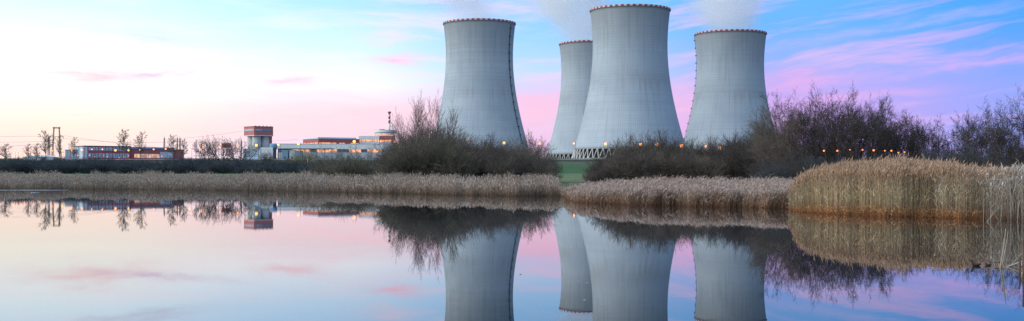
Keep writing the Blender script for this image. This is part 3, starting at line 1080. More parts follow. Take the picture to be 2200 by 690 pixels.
def pylons():
    Y = 1400
    z0 = 18.2
    x = (121.5 - 1100) / F * Y
    t_ = empty('power_pylon', (x, Y, z0))
    tag(t_, 'tall brown portal pylon with two masts behind the far left trees', 'pylon', 'lattice power pylons')
    H = P(0, 273.5, Y).z - z0
    ha = P(0, 294, Y).z - z0
    for s in (-1, 1):
        b = []
        lattice(b, (s * 5.5, 0, 0), (s * 3.2, 0, H), 0.9, 0.45, 12, 0.16)
        link('mast', bars_mesh('mast', b, M['pylon_warm']), t_)
    b = []
    lattice(b, (-4.4, 0, H - 0.6), (4.4, 0, H - 0.6), 0.6, 0.6, 5, 0.2)
    b += [((-4.6, 0, H), (4.6, 0, H), 0.3), ((-4.6, 0, H - 1.4), (4.6, 0, H - 1.4), 0.3)]
    link('top_beam', bars_mesh('top_beam', b, M['pylon_warm']), t_)
    b = [((-9, 0, ha), (9, 0, ha), 0.32), ((-9, 0, ha), (-3.5, 0, ha + 2.2), 0.2), ((9, 0, ha), (3.5, 0, ha + 2.2), 0.2)]
    link('cross_arm', bars_mesh('cross_arm', b, M['pylon']), t_)
    for x_ in (-8.5, -1.6, 1.6, 8.5):
        link('insulator', bars_mesh('insulator', [((x_, 0, ha), (x_, 0, ha - 3.2), 0.22)], M['steel_dark']), t_)
    specs = [(105, 289, 1380, 2.6, 'dark lattice mast pylon standing left of the brown portal pylon', 1, 'pylon'),
             (353, 291.5, 1400, 2.2, 'single slim lattice mast behind the right wing of the red framed hall', 0, 'pylon'),
             (381, 292, 1400, 1.6, 'left mast of the close pair of thin lattice masts', 1, 'pylon'),
             (386.5, 292, 1400, 1.6, 'right mast of the close pair of thin lattice masts', 0, 'pylon'),
             (518.5, 296, 1300, 1.5, 'thin lattice mast just left of the silo house', 0, 'pylon')]
    for (u, vt, Yp, w0, lab, arm, mt) in specs:
        xx = (u - 1100) / F * Yp
        t2 = empty('lattice_mast', (xx, Yp, z0))
        tag(t2, lab, 'pylon', 'lattice power pylons')
        H = P(0, vt, Yp).z - z0
        b = []
        lattice(b, (0, 0, 0), (0, 0, H - 3), w0 * 0.55, 0.5, 10, 0.17)
        link('mast', bars_mesh('mast', b, M['pylon']), t2)
        link('spike', bars_mesh('spike', [((0, 0, H - 3), (0, 0, H), 0.3, 0.12)], M['pylon']), t2)
        if arm:
            for hh in (0.62, 0.78):
                link('cross_arm', bars_mesh('cross_arm', [((-5.5, 0, H * hh), (5.5, 0, H * hh), 0.22), ((-5.5, 0, H * hh), (0, 0, H * hh + 2), 0.14), ((5.5, 0, H * hh), (0, 0, H * hh + 2), 0.14)], M['pylon']), t2)
    wires = [((-260, 330 - 42, 1400), (116, 292, 1400), 3.0, 'upper power line running in from the left edge'),
             ((-260, 300, 1380), (102, 303.5, 1380), 4.0, 'middle power line running in from the left edge'),
             ((-260, 322, 1380), (102, 309, 1380), 3.0, 'lower power line running in from the left edge'),
             ((128, 290, 1400), (353, 318, 1400), 2.0, 'long power line sloping down from the brown portal pylon to the slim mast'),
             ((128, 296, 1400), (381, 304.5, 1400), 5.0, 'sagging power line from the brown portal pylon to the twin masts'),
             ((353, 300, 1400), (520, 282, 1500), 2.0, 'power line rising right from the slim mast'),
             ((386, 305, 1400), (640, 300, 1500), 3.0, 'power line running right from the twin masts behind the trees')]
    for (a, b_, sag, lab) in wires:
        pa, pb = P(*a), P(*b_)
        pts = []
        for i in range(17):
            t2 = i / 16
            p = pa.lerp(pb, t2); p.z -= sag * 4 * t2 * (1 - t2) * 0.6
            pts.append(p)
        w = link('power_line', bars_mesh('power_line', [(pts[i], pts[i + 1], 0.11) for i in range(16)], M['steel_dark'], 4))
        tag(w, lab, 'power line', 'power lines on the left')


pylons()


# ------------------------------------------------------------------ guard rail along the road, small fence on the lawn
def guard_rail(y, zoff, x0, x1, label):
    t_ = empty('guard_rail', (0, y, gz(0, y) + zoff))
    tag(t_, label, 'guard rail', 'guard rails along the road')
    n_ = int((x1 - x0) / 12)
    me = None
    for i in range(n_):
        if me is None:
            me = bpy.data.meshes.new('rail')
            V = [(0, 0, 0.45), (0, -0.08, 0.52), (0, 0, 0.60), (0, -0.08, 0.68), (0, 0, 0.75), (0, 0.05, 0.75), (0, 0.05, 0.45)]
            VV = V + [(11.98, b, c) for a, b, c in V]
            k = len(V)
            me.from_pydata(VV, [], [(a, (a + 1) % k, (a + 1) % k + k, a + k) for a in range(k)])
            me.materials.append(M['steel'])
            pm = box_mesh('post', -0.07, 0.07, 0.06, 0.16, 0.0, 0.7, M['steel_dark'])
        link('rail', me, t_, (x0 + i * 12, 0, 0))
        link('post', pm, t_, (x0 + i * 12 + 0.3, 0, 0))
        link('post', pm, t_, (x0 + i * 12 + 6.3, 0, 0))


guard_rail(504.0, 0.15, -200, 120, 'pale guard rail on the near side of the embankment road')
guard_rail(514.5, 0.25, -200, 120, 'pale guard rail on the far side of the embankment road')


def lawn_fence():
    Y = 150
    x = (1224 - 1100) / F * Y
    t_ = empty('wooden_fence', (x, Y, gz(x, Y)))
    tag(t_, 'small pale wooden rail fence on the grass between the shrub masses', 'fence')
    for i in range(4):
        box('post', i * 0.75 - 0.04, i * 0.75 + 0.04, -0.04, 0.04, -0.2, 0.95, M['wood'], t_)
    for z in (0.45, 0.82):
        box('rail', -0.1, 2.35, -0.075, -0.043, z, z + 0.08, M['wood'], t_)


lawn_fence()


# ------------------------------------------------------------------ street lamps
LAMP_HEAD = lathe_mesh('lamp_head', [(0.18, -0.68), (0.56, -0.5), (0.70, 0.0), (0.56, 0.42), (0.2, 0.55)], 10, M['lamp'])
LAMP_HEAD_S = lathe_mesh('lamp_head_small', [(0.10, -0.34), (0.30, -0.25), (0.36, 0.0), (0.3, 0.22), (0.1, 0.3)], 10, M['lamp_small'])
POLE = bars_mesh('pole', [((0, 0, 0), (0, 0, 1), 0.12, 0.07)], M['steel_dark'], 6)


def lamp(u, v, Y, label, group, small=False, size=1.0):
    p = P(u, v, Y)
    z0 = gz(p.x, Y) - 0.1
    t_ = empty('street_lamp', (p.x, Y, z0))
    tag(t_, label, 'street lamp', group)
    h = p.z - z0
    arm = 0.9 if not small else 0.25 * min(1, 2.5 * size)
    po = link('pole', POLE, t_, (arm, 0.15, 0)); po.scale = (min(1, 1.0 * size), min(1, 1.0 * size), h + 0.35 * min(1, 2 * size))
    link('arm', bars_mesh('arm', [((arm, 0.15, h + 0.3 * min(1, 2 * size)), (0.0, 0.05, h + 0.45 * min(1, 2 * size)), 0.06 * min(1, 2 * size))], M['steel_dark'], 5), t_)
    hd = link('lamp_head', LAMP_HEAD_S if small else LAMP_HEAD, t_, (0, 0, h))
    k = size * (0.50 + 0.55 * ((u * 7.31) % 1.0))
    hd.scale = (k, k, k)


def lamp_row(pts, Y, what, group, small=False, size=1.0):
    rr = random.Random(len(what))
    for i, (u, v) in enumerate(pts):
        lamp(u, v, Y + rr.uniform(-8, 8) * min(1.0, Y / 500.0) ** 2, '%s from left of the %s' % (ORD[i], what), group, small, size)


lamp_row([(30, 328), (36, 329), (46, 328), (54, 331), (62, 327), (72, 333), (86, 333), (113, 324), (134, 324)], 700,
         'orange lamps over the hedge at the far left', 'street lamps at the far left', False, 0.8)
lamp_row([(154, 323), (176, 322), (197, 321), (220, 321), (248, 323), (276, 323), (300, 322), (330, 321), (356, 320), (384, 319), (408, 321)], 560,
         'tall orange lamps before the red framed hall', 'street lamps before the red framed hall', False, 0.75)
lamp_row([(117, 334), (167, 334), (178, 334.5), (192, 334), (204, 336.5), (213, 335), (223, 334), (231, 337), (256, 338.5), (266, 337), (276, 335),
          (290, 335.5), (313, 336.5), (348, 336)], 745,
         'low lamps at the foot of the red framed hall', 'low lamps at the foot of the red framed hall', True)
lamp_row([(435, 317), (472, 316), (511, 314), (551, 312), (598, 311), (641, 309)], 560,
         'orange lamps around the red topped silo house', 'street lamps by the silo house')
lamp_row([(761, 304), (848, 304)], 560, 'two orange lamps before the turbine hall', 'street lamps before the turbine hall')
lamp_row([(1007, 306), (1083, 307), (1160, 308), (1233, 308)], 560, 'orange lamps around the leftmost cooling tower',
         'street lamps at the leftmost tower')
lamp_row([(1301, 309), (1376, 310), (1412, 310), (1464, 313), (1517, 314), (1547, 316)], 560, 'orange lamps in the shrubs below the two right towers',
         'street lamps below the right towers', False, 1.35)
lamp_row([(1645, 320), (1678, 321)], 600, 'two orange lamps at the foot of the airy tree', 'street lamps by the airy tree', False, 1.5)
lamp_row([(1770, 324), (1799, 324), (1826, 322), (1853, 322), (1877, 323), (1901, 324), (1915, 324), (1930, 328), (1943, 327)], 95,
         'small orange lamps below the bare trees at right', 'small lamps below the right trees', True, 0.24)


# ------------------------------------------------------------------ bare trees and shrubs
def grow(seed, cfg):
    rg = random.Random(seed)
    segs = [[], []]      # trunk, crown
    env = cfg.get('env')

    def branch(p, d, length, rad, lev):
        ns = cfg['nseg'][lev]
        step = length / ns
        wander, trop = cfg['wander'][lev], cfg['trop'][lev]
        rend = rad * cfg['taper'][lev]
        pts = [p]; dirs = [d]
        for i in range(ns):
            d = Vector((d.x + rg.gauss(0, wander), d.y + rg.gauss(0, wander), d.z + rg.gauss(0, wander) + trop))
            d.normalize()
            p1 = p + d * step
            if env and lev >= cfg['trunk_levels'] and ((p1.x ** 2 + p1.y ** 2) / (env[0] * cfg['H']) ** 2 + ((p1.z - env[1] * cfg['H']) / (env[2] * cfg['H'])) ** 2) > 1.0 + 0.22 * rg.random() ** 2:
                ns = i
                break
            r0 = rad + (rend - rad) * i / ns; r1 = rad + (rend - rad) * (i + 1) / ns
            segs[0 if lev < cfg['trunk_levels'] else 1].append((p, p1, r0, r1))
            p = p1
            pts.append(p); dirs.append(d)
        if ns < 1:
            return
        if lev + 1 < cfg['levels']:
            nch = cfg['n'][lev]
            nch = int(nch) + (1 if rg.random() < nch - int(nch) else 0)
            t0 = cfg['t0'][lev]
            for c in range(nch):
                t_ = t0 + (1 - t0) * (c + rg.random()) / nch
                if c == nch - 1: t_ = 1.0
                q = min(t_ * ns, ns - 1e-4); i = int(q); f = q - i
                bp = pts[i].lerp(pts[i + 1], f); bd = dirs[i + 1]
                ang = R(rg.gauss(cfg['ang'][lev], cfg['angsd']))
                if c == nch - 1: ang *= 0.4
                ref = Vector((rg.gauss(0, 1), rg.gauss(0, 1), rg.gauss(0, 1)))
                side = bd.cross(ref)
                if side.length < 1e-4: side = Vector((1, 0, 0))
                side.normalize()
                cd = (bd * math.cos(ang) + side * math.sin(ang)).normalized()
                if cd.z < -0.25: cd.z *= -0.3; cd.normalize()
                cl = length * cfg['ratio'][lev] * (1.15 - cfg['shorten'] * t_) * rg.uniform(0.7, 1.25)
                cr = max((rad + (rend - rad) * t_) * cfg['rratio'][lev], cfg['rmin'])
                branch(bp, cd, cl, cr, lev + 1)

    H = cfg['H']
    for s in range(cfg['stems']):
        a = 2 * math.pi * (s + rg.random()) / cfg['stems']
        sp = cfg['spread'] * rg.uniform(0.3, 1.0) if cfg['stems'] > 1 else 0.04
        d = Vector((math.cos(a) * math.sin(sp), math.sin(a) * math.sin(sp), math.cos(sp)))
        off = cfg.get('base', 0.2) * rg.random()
        branch(Vector((math.cos(a) * off, math.sin(a) * off, -0.25)), d, H * cfg['stem_len'] * rg.uniform(0.75, 1.1), cfg['rad'] * rg.uniform(0.7, 1.1), 0)
    return segs


def proto(name, seed, cfg, mt, mc):
    segs = grow(seed, cfg)
    zmax = np.percentile([s[1].z for s in segs[1]], 98.5 if cfg['levels'] > 4 else 99.6)
    k = cfg['H'] / zmax
    out = []
    wid = []
    for i, (sg, m) in enumerate(zip(segs, (mt, mc))):
        P0 = np.array([s[0][:] for s in sg]) * k; P1 = np.array([s[1][:] for s in sg]) * k
        R0 = np.array([s[2] for s in sg]); R1 = np.array([s[3] for s in sg])
        V, Q, _ = prisms(P0, P1, R0, R1, 5 if i == 0 else 3)
        out.append(quad_mesh(name + ('_trunk' if i == 0 else '_crown'), V, Q, m))
        wid.append(P1)
    w = np.percentile(np.abs(np.concatenate(wid)[:, :2]), 98)
    return {'H': cfg['H'], 'W': w, 'trunk': out[0], 'crown': out[1]}


BUSH = dict(H=5.0, stems=15, stem_len=0.62, spread=0.95, base=0.6, rad=0.045, levels=4, trunk_levels=1, n=[8, 6, 5.5], nseg=[4, 3, 2, 2],
            t0=[0.10, 0.12, 0.12], ang=[38, 36, 34], angsd=11, ratio=[0.60, 0.58, 0.62], rratio=[0.6, 0.62, 0.7], rmin=0.0125, taper=[0.45, 0.5, 0.55, 0.45],
            wander=[0.10, 0.13, 0.13, 0.11], trop=[0.02, 0.03, 0.03, 0.04], shorten=0.5, env=(0.80, 0.28, 0.72))
TREE = dict(H=11.0, stems=1, stem_len=0.62, spread=0.2, base=0.2, rad=0.17, levels=5, trunk_levels=2, n=[11, 6, 5, 4], nseg=[7, 5, 3, 2, 2],
            t0=[0.22, 0.18, 0.12, 0.1], ang=[46, 43, 42, 40], angsd=11, ratio=[0.56, 0.52, 0.50, 0.55], rratio=[0.5, 0.52, 0.6, 0.75], rmin=0.0085,
            taper=[0.3, 0.35, 0.45, 0.5, 0.45], wander=[0.06, 0.11, 0.13, 0.13, 0.12], trop=[0.03, 0.05, 0.03, 0.02, 0.02], shorten=0.55)


def cf(basecfg, **kw):
    d = dict(basecfg); d.update(kw); return d


PR = {
    'bush1': proto('bush_a', 11, BUSH, M['bark_grey'], M['twig_grey']),
    'bush2': proto('bush_b', 12, cf(BUSH, stems=18, spread=0.8), M['bark_grey'], M['twig_grey']),
    'bush3': proto('bush_c', 13, cf(BUSH, stems=13, spread=1.1, stem_len=0.7), M['bark_grey'], M['twig_grey']),
    'bush_tall': proto('bush_d', 14, cf(BUSH, H=8.0, stems=17, spread=0.85, stem_len=0.66, rad=0.06, n=[9, 6, 5.5]), M['bark_grey'], M['twig_grey']),
    'bush_tall2': proto('bush_e', 15, cf(BUSH, H=8.0, stems=16, spread=0.95, stem_len=0.7, rad=0.06, n=[9, 6, 5.5]), M['bark_grey'], M['twig_grey']),
    'willow1': proto('willow_a', 21, cf(TREE, stems=6, spread=0.70, rad=0.13, n=[12, 8, 6, 4.5], env=(0.46, 0.58, 0.52), stem_len=0.78, base=0.06, rmin=0.0115), M['bark_dark'], M['twig_dark']),
    'willow2': proto('willow_b', 22, cf(TREE, stems=5, spread=0.62, rad=0.14, n=[13, 8, 6, 4.5], env=(0.46, 0.58, 0.52), stem_len=0.76, base=0.06, rmin=0.0115), M['bark_dark'], M['twig_dark']),
    'tree1': proto('tree_a', 31, cf(TREE, n=[15, 8, 6, 4.5], env=(0.40, 0.58, 0.50), rad=0.16, rmin=0.0115), M['bark_dark'], M['twig_dark']),
    'tree2': proto('tree_b', 32, cf(TREE, stems=3, spread=0.35, n=[13, 8, 5.5, 4.5], env=(0.42, 0.58, 0.50), rad=0.14, rmin=0.0115, base=0.06), M['bark_dark'], M['twig_dark']),
    'upright': proto('upright', 41, cf(TREE, stems=6, spread=0.28, n=[10, 5, 4, 3], rad=0.09, ang=[28, 28, 28, 30], base=0.08, rmin=0.0115, trop=[0.05, 0.10, 0.08, 0.06, 0.05], stem_len=0.75), M['bark_grey'], M['twig_pink_lit']),
    'spread': proto('spread', 51, cf(TREE, H=8.5, base=0.06, stems=5, spread=0.95, rad=0.24, n=[9, 6, 4, 3], stem_len=0.85, wander=[0.08, 0.12, 0.14, 0.15, 0.17], trop=[0.05, 0.04, 0.04, 0.03, 0.02], rmin=0.022), M['bark_dark'], M['twig_dark']),
    'birch': proto('birch', 61, cf(TREE, H=13, n=[22, 7, 5, 2.5], rad=0.22, env=(0.26, 0.62, 0.50), ratio=[0.42, 0.5, 0.5, 0.5], t0=[0.3, 0.15, 0.1, 0.1], stem_len=0.85, rmin=0.034, ang=[48, 38, 36, 34], trop=[0.02, 0.03, 0.02, 0.0, 0.0], shorten=0.7), M['bark_grey'], M['twig_grey']),
    'sapling': proto('sapling', 71, cf(TREE, H=6.5, n=[12, 4, 3, 2], rad=0.09, ratio=[0.36, 0.5, 0.5, 0.5], t0=[0.4, 0.15, 0.1, 0.1], stem_len=0.85, rmin=0.016, shorten=0.7, levels=4), M['birch'], M['twig_grey']),
}
VEG = {}


def plant(kind, name, u, vt, Y, label, cat, group=None, wf=1.0, crown=None, trunk=None, rg=random.Random(77)):
    pr = PR[kind]
    x = (u - 1100) / F * Y
    z0 = gz(x, Y)
    h = CAM_H + (HV - vt) / F * Y - z0
    s = h / pr['H']
    t_ = empty(name, (x, Y, z0), rg.uniform(0, 6.28))
    t_.scale = (s * wf, s * wf, s)
    tag(t_, label, cat, group)
    link('trunk', pr['trunk'], t_, mat=trunk)
    link('crown', pr['crown'], t_, mat=crown)
    return t_


rg = random.Random(5)
bushes = ['bush1', 'bush2', 'bush3']


def prof(pts, u):
    return float(np.interp(u, [p[0] for p in pts], [p[1] for p in pts]))


# dark hedge behind the left reeds
HZ = [(55, 'at the left edge'), (135, 'below the brown portal pylon'), (235, 'below the left part of the red framed hall'), (330, 'below the two birches'),
      (415, 'below the twin masts'), (525, 'below the spreading trees'), (610, 'below the silo house'), (900, 'below the long white hall')]
hedge = [(-60, 337), (45, 335.5), (58, 342), (85, 343), (100, 339), (180, 339), (205, 336), (240, 343), (300, 344), (350, 346), (372, 338), (400, 336), (440, 343), (540, 343),
         (600, 344), (700, 346), (830, 345)]
for row, (Y, dv) in enumerate(((424, 8), (432, 4), (440, 0), (446, 0))):
    u = -50 + row * 8
    while u < 830:
        hz = next(w for lim, w in HZ if u < lim)
        plant(bushes[rg.randrange(3)], 'hedge_shrub', u, prof(hedge, u) + dv + rg.uniform(-5.0, 4.5), Y + rg.uniform(-3, 3),
              'dark leafless shrub of the low hedge ' + hz, 'shrub', 'hedge ' + hz,
              1.15 + rg.uniform(-0.1, 0.25), M['twig_blue'], M['bark_dark'])
        u += rg.uniform(20, 32)

# trees far left
for i, (k, u, vt, Y, wf, lab) in enumerate([
        ('birch', 10, 309, 470, 1.5, 'low spreading bare tree over the hedge at the left edge'),
        ('birch', 60, 309, 478, 0.9, 'thin bare tree among the lamps at the far left'),
        ('birch', 78, 308, 478, 1.0, 'small bare tree left of the brown portal pylon'),
        ('birch', 100, 281, 478, 0.95, 'tall birch directly left of the brown portal pylon'),
        ('birch', 127, 292, 478, 0.6, 'narrow birch overlapping the brown portal pylon'),
        ('birch', 157, 295, 478, 0.75, 'thin birch over the low striped annex'),
        ('birch', 268, 278, 478, 0.95, 'tallest birch before the red framed hall'),
        ('birch', 300, 283, 478, 0.85, 'slightly shorter birch before the red framed hall, right of the tallest'),
        ('birch', 372, 290, 478, 0.9, 'bare tree in front of the twin masts'),
        ('birch', 393, 299, 478, 0.9, 'bare tree just right of the twin masts'),
        ('birch', 420, 300, 500, 0.7, 'pale thin tree between the red framed hall and the spreading trees')]):
    plant(k, 'birch_tree' if k == 'birch' else 'bare_tree', u, vt, Y, lab, 'tree', 'bare trees on the left', wf)
for (u, vt, Y, wf, lab) in [(446, 299, 468, 0.75, 'leftmost of the spreading dark trees before the silo house'),
                            (478, 294, 474, 0.7, 'middle spreading dark tree before the small red cabin'),
                            (516, 300, 466, 0.75, 'spreading dark tree at the left foot of the silo house')]:
    plant('spread', 'spreading_tree', u, vt, Y, lab, 'tree', 'spreading trees by the silo house', wf)
plant('bush_tall', 'bare_shrub', 575, 322, 478, 'grey shrub at the foot of the silos', 'shrub', None, 0.8)
plant('bush_tall', 'budding_shrub', 651, 321, 462, 'yellowish budding shrub before the long white hall', 'shrub', None, 1.3, M['twig_yellow'])
sap = [662, 674, 688, 698, 709, 721, 733, 744, 757, 768, 781, 793, 806, 818, 829]
for i, u in enumerate(sap):
    plant('sapling', 'sapling', u, 318 + rg.uniform(-7, 7), 455 + rg.uniform(-12, 12), '%s from left of the thin saplings before the long white hall' % ORD[i],
          'tree', 'saplings before the long white hall', 1.25)
for (u, vt, Y, lab) in [(712, 331, 262, 'left of the two grey shrubs rising from the hedge before the turbine hall'),
                        (755, 321, 255, 'right, taller grey shrub rising from the hedge before the turbine hall')]:
    plant('bush_tall2', 'bare_shrub', u, vt, Y, lab, 'shrub', None, 1.15, M['twig_olive'])
for i, u in enumerate((690, 720, 742, 765, 785, 805)):
    plant('bush1', 'low_shrub', u, 345 + rg.uniform(-5, 4), 238 + rg.uniform(-6, 6), '%s from left of the low olive shrubs left of the big thicket' % ORD[i], 'shrub',
          'low olive shrubs', 1.2, M['twig_olive'])

# big thicket before the leftmost tower
thk = [(820, 345), (840, 320), (858, 298), (880, 282), (910, 268), (950, 264), (985, 286), (1020, 290), (1060, 291), (1100, 296), (1130, 304), (1160, 310), (1185, 332)]
cnt = 0
for row, (Y, dv, du) in enumerate(((190, 34, 21), (200, 12, 24), (211, 0, 27))):
    u = 836 + row * 6
    while u < 1186:
        k = ('bush_tall', 'bush_tall2')[rg.randrange(2)] if row else bushes[rg.randrange(3)]
        left = u < 990
        plant(k, 'thicket_shrub', u, prof(thk, u) + dv + rg.uniform(-8, 14), Y + rg.uniform(-3, 3),
              'olive grey leafless shrub in the left half of the big thicket before the leftmost tower' if left else
              'dark grey leafless shrub in the right half of the big thicket before the leftmost tower', 'shrub',
              'big thicket, left half' if left else 'big thicket, right half',
              0.95 + rg.uniform(-0.1, 0.25) if row else 1.0, M['twig_olive'] if left and rg.random() < 0.8 else (M['twig_grey'] if rg.random() < 0.4 else M['twig_dark']))
        u += du * rg.uniform(0.8, 1.25)
for (u, vt, Y, wf, lab) in [(862, 248, 243, 0.85, 'leftmost, lowest of the pink lit upright trees in the big thicket'),
                            (888, 226, 245, 0.8, 'second pink lit upright tree from the left in the big thicket'),
                            (912, 214, 247, 0.85, 'tallest pink lit upright tree in the middle of the big thicket'),
                            (938, 213, 243, 0.8, 'pink lit upright tree overlapping the left edge of the leftmost tower'),
                            (962, 234, 245, 0.8, 'rightmost upright tree, wholly before the leftmost tower')]:
    plant('upright', 'upright_tree', u, vt, Y, lab, 'tree', 'upright trees in the big thicket', wf, M['twig_pink_lit'] if u < 945 else M['twig_grey'])
for (k, u, vt, Y, wf, lab) in [('tree2', 1146, 287, 225, 0.8, 'thin bare tree at the lower right of the leftmost tower'),
                               ('tree1', 1168, 297, 205, 0.9, 'bare tree at the right end of the big thicket before the pink sky')]:
    plant(k, 'bare_tree', u, vt, Y, lab, 'tree', None, wf, M['twig_grey'], M['bark_grey'])

# shrubs before the middle towers
mid = [(1262, 356), (1285, 344), (1308, 326), (1335, 298), (1385, 281), (1425, 281), (1455, 287), (1480, 296), (1515, 287), (1545, 300), (1575, 290), (1620, 270), (1655, 262)]
for row, (Y, dv, du) in enumerate(((134, 40, 17), (143, 20, 17), (151, 4, 15))):
    u = 1276 + row * 5
    while u < 1660:
        k = ('bush_tall', 'bush_tall2', 'bush_tall2')[rg.randrange(3)] if row else bushes[rg.randrange(3)]
        zone = 0 if u < 1480 else (1 if u < 1570 else 2)
        plant(k, 'waterside_shrub', u, min(prof(mid, u) + dv + rg.uniform(-5, 13), 366), Y + rg.uniform(-2, 2),
              ('grey leafless shrub of the mass covering the struts of the tallest tower',
               'grey leafless shrub of the mass between the tallest and the rightmost tower',
               'dark leafless shrub of the mass before the right foot of the rightmost tower')[zone], 'shrub',
              ('shrubs before the tallest tower', 'shrubs between the right towers', 'shrubs before the rightmost tower')[zone],
              0.9 + rg.uniform(-0.1, 0.2), M['twig_grey'] if rg.random() < 0.5 and zone < 2 else M['twig_dark'])
        u += du * rg.uniform(0.85, 1.3)

# trees at right
for (k, u, vt, Y, wf, lab) in [
        ('tree2', 1655, 238, 128, 0.86, 'bare tree overlapping the right edge of the rightmost tower'),
        ('willow2', 1692, 207, 122, 0.81, 'airy bare tree standing just right of the rightmost tower'),
        ('tree2', 1718, 240, 126, 0.75, 'lower bare tree right of the airy tree by the rightmost tower'),
        ('willow1', 1762, 215, 124, 0.75, 'leftmost tree of the dense bare row over the tall reeds'),
        ('willow2', 1790, 209, 120, 0.81, 'tallest tree of the dense bare row over the tall reeds'),
        ('willow1', 1826, 216, 124, 0.81, 'tree right of the tallest in the dense bare row over the tall reeds'),
        ('willow2', 1858, 220, 118, 0.75, 'fourth tree from the left of the dense bare row over the tall reeds'),
        ('willow1', 1893, 233, 122, 0.81, 'fifth tree from the left of the dense bare row over the tall reeds'),
        ('willow2', 1922, 250, 120, 0.81, 'rightmost, lowest tree of the dense bare row over the tall reeds'),
        ('willow1', 1958, 262, 128, 0.86, 'small bare tree just right of the dense row'),
        ('tree2', 1990, 262, 122, 0.86, 'bare tree in the low gap right of the dense row'),
        ('tree1', 2026, 256, 122, 0.92, 'bare tree left of the forked tree at right'),
        ('tree2', 2060, 253, 126, 0.86, 'bare tree close behind the left side of the forked tree at right'),
        ('willow1', 2102, 243, 118, 0.86, 'wide forked bare tree near the right edge'),
        ('tree1', 2146, 266, 126, 0.92, 'lower bare tree right of the wide forked tree'),
        ('willow2', 2208, 206, 112, 0.86, 'tall bare tree cut by the right edge of the picture'),
        ('willow2', 2176, 272, 118, 0.97, 'low bare tree before the tall one at the right edge')]:
    plant(k, 'bare_tree', u, vt, Y, lab, 'tree', 'bare trees at right', wf, M['twig_grey'] if u < 1730 else M['twig_dark'])
UZ = [(1740, 'below the airy tree right of the towers'), (1850, 'below the left half of the dense tree row'), (1945, 'below the right half of the dense tree row'),
      (2070, 'below the low gap right of the dense tree row'), (2150, 'below the wide forked tree'), (2300, 'at the right edge of the picture')]
und = [(1640, 312), (1700, 334), (1760, 342), (1850, 342), (1950, 338), (2000, 318), (2060, 316), (2150, 320), (2240, 310)]
for row, (Y, dv, du) in enumerate(((104, 18, 22), (112, 0, 20))):
    u = 1655 + row * 8
    while u < 2250:
        uz = next(w for lim, w in UZ if u < lim)
        plant(('bush_tall', 'bush1', 'bush3', 'bush_tall2')[rg.randrange(4)], 'understory_shrub', u, prof(und, u) + dv + rg.uniform(-8, 16), Y + rg.uniform(-2, 2),
              'dark leafless shrub of the undergrowth ' + uz, 'shrub', 'undergrowth ' + uz, 1.0 + rg.uniform(-0.1, 0.3),
              M['twig_dark'] if rg.random() < 0.6 else M['twig_blue'])
        u += du * rg.uniform(0.8, 1.2)


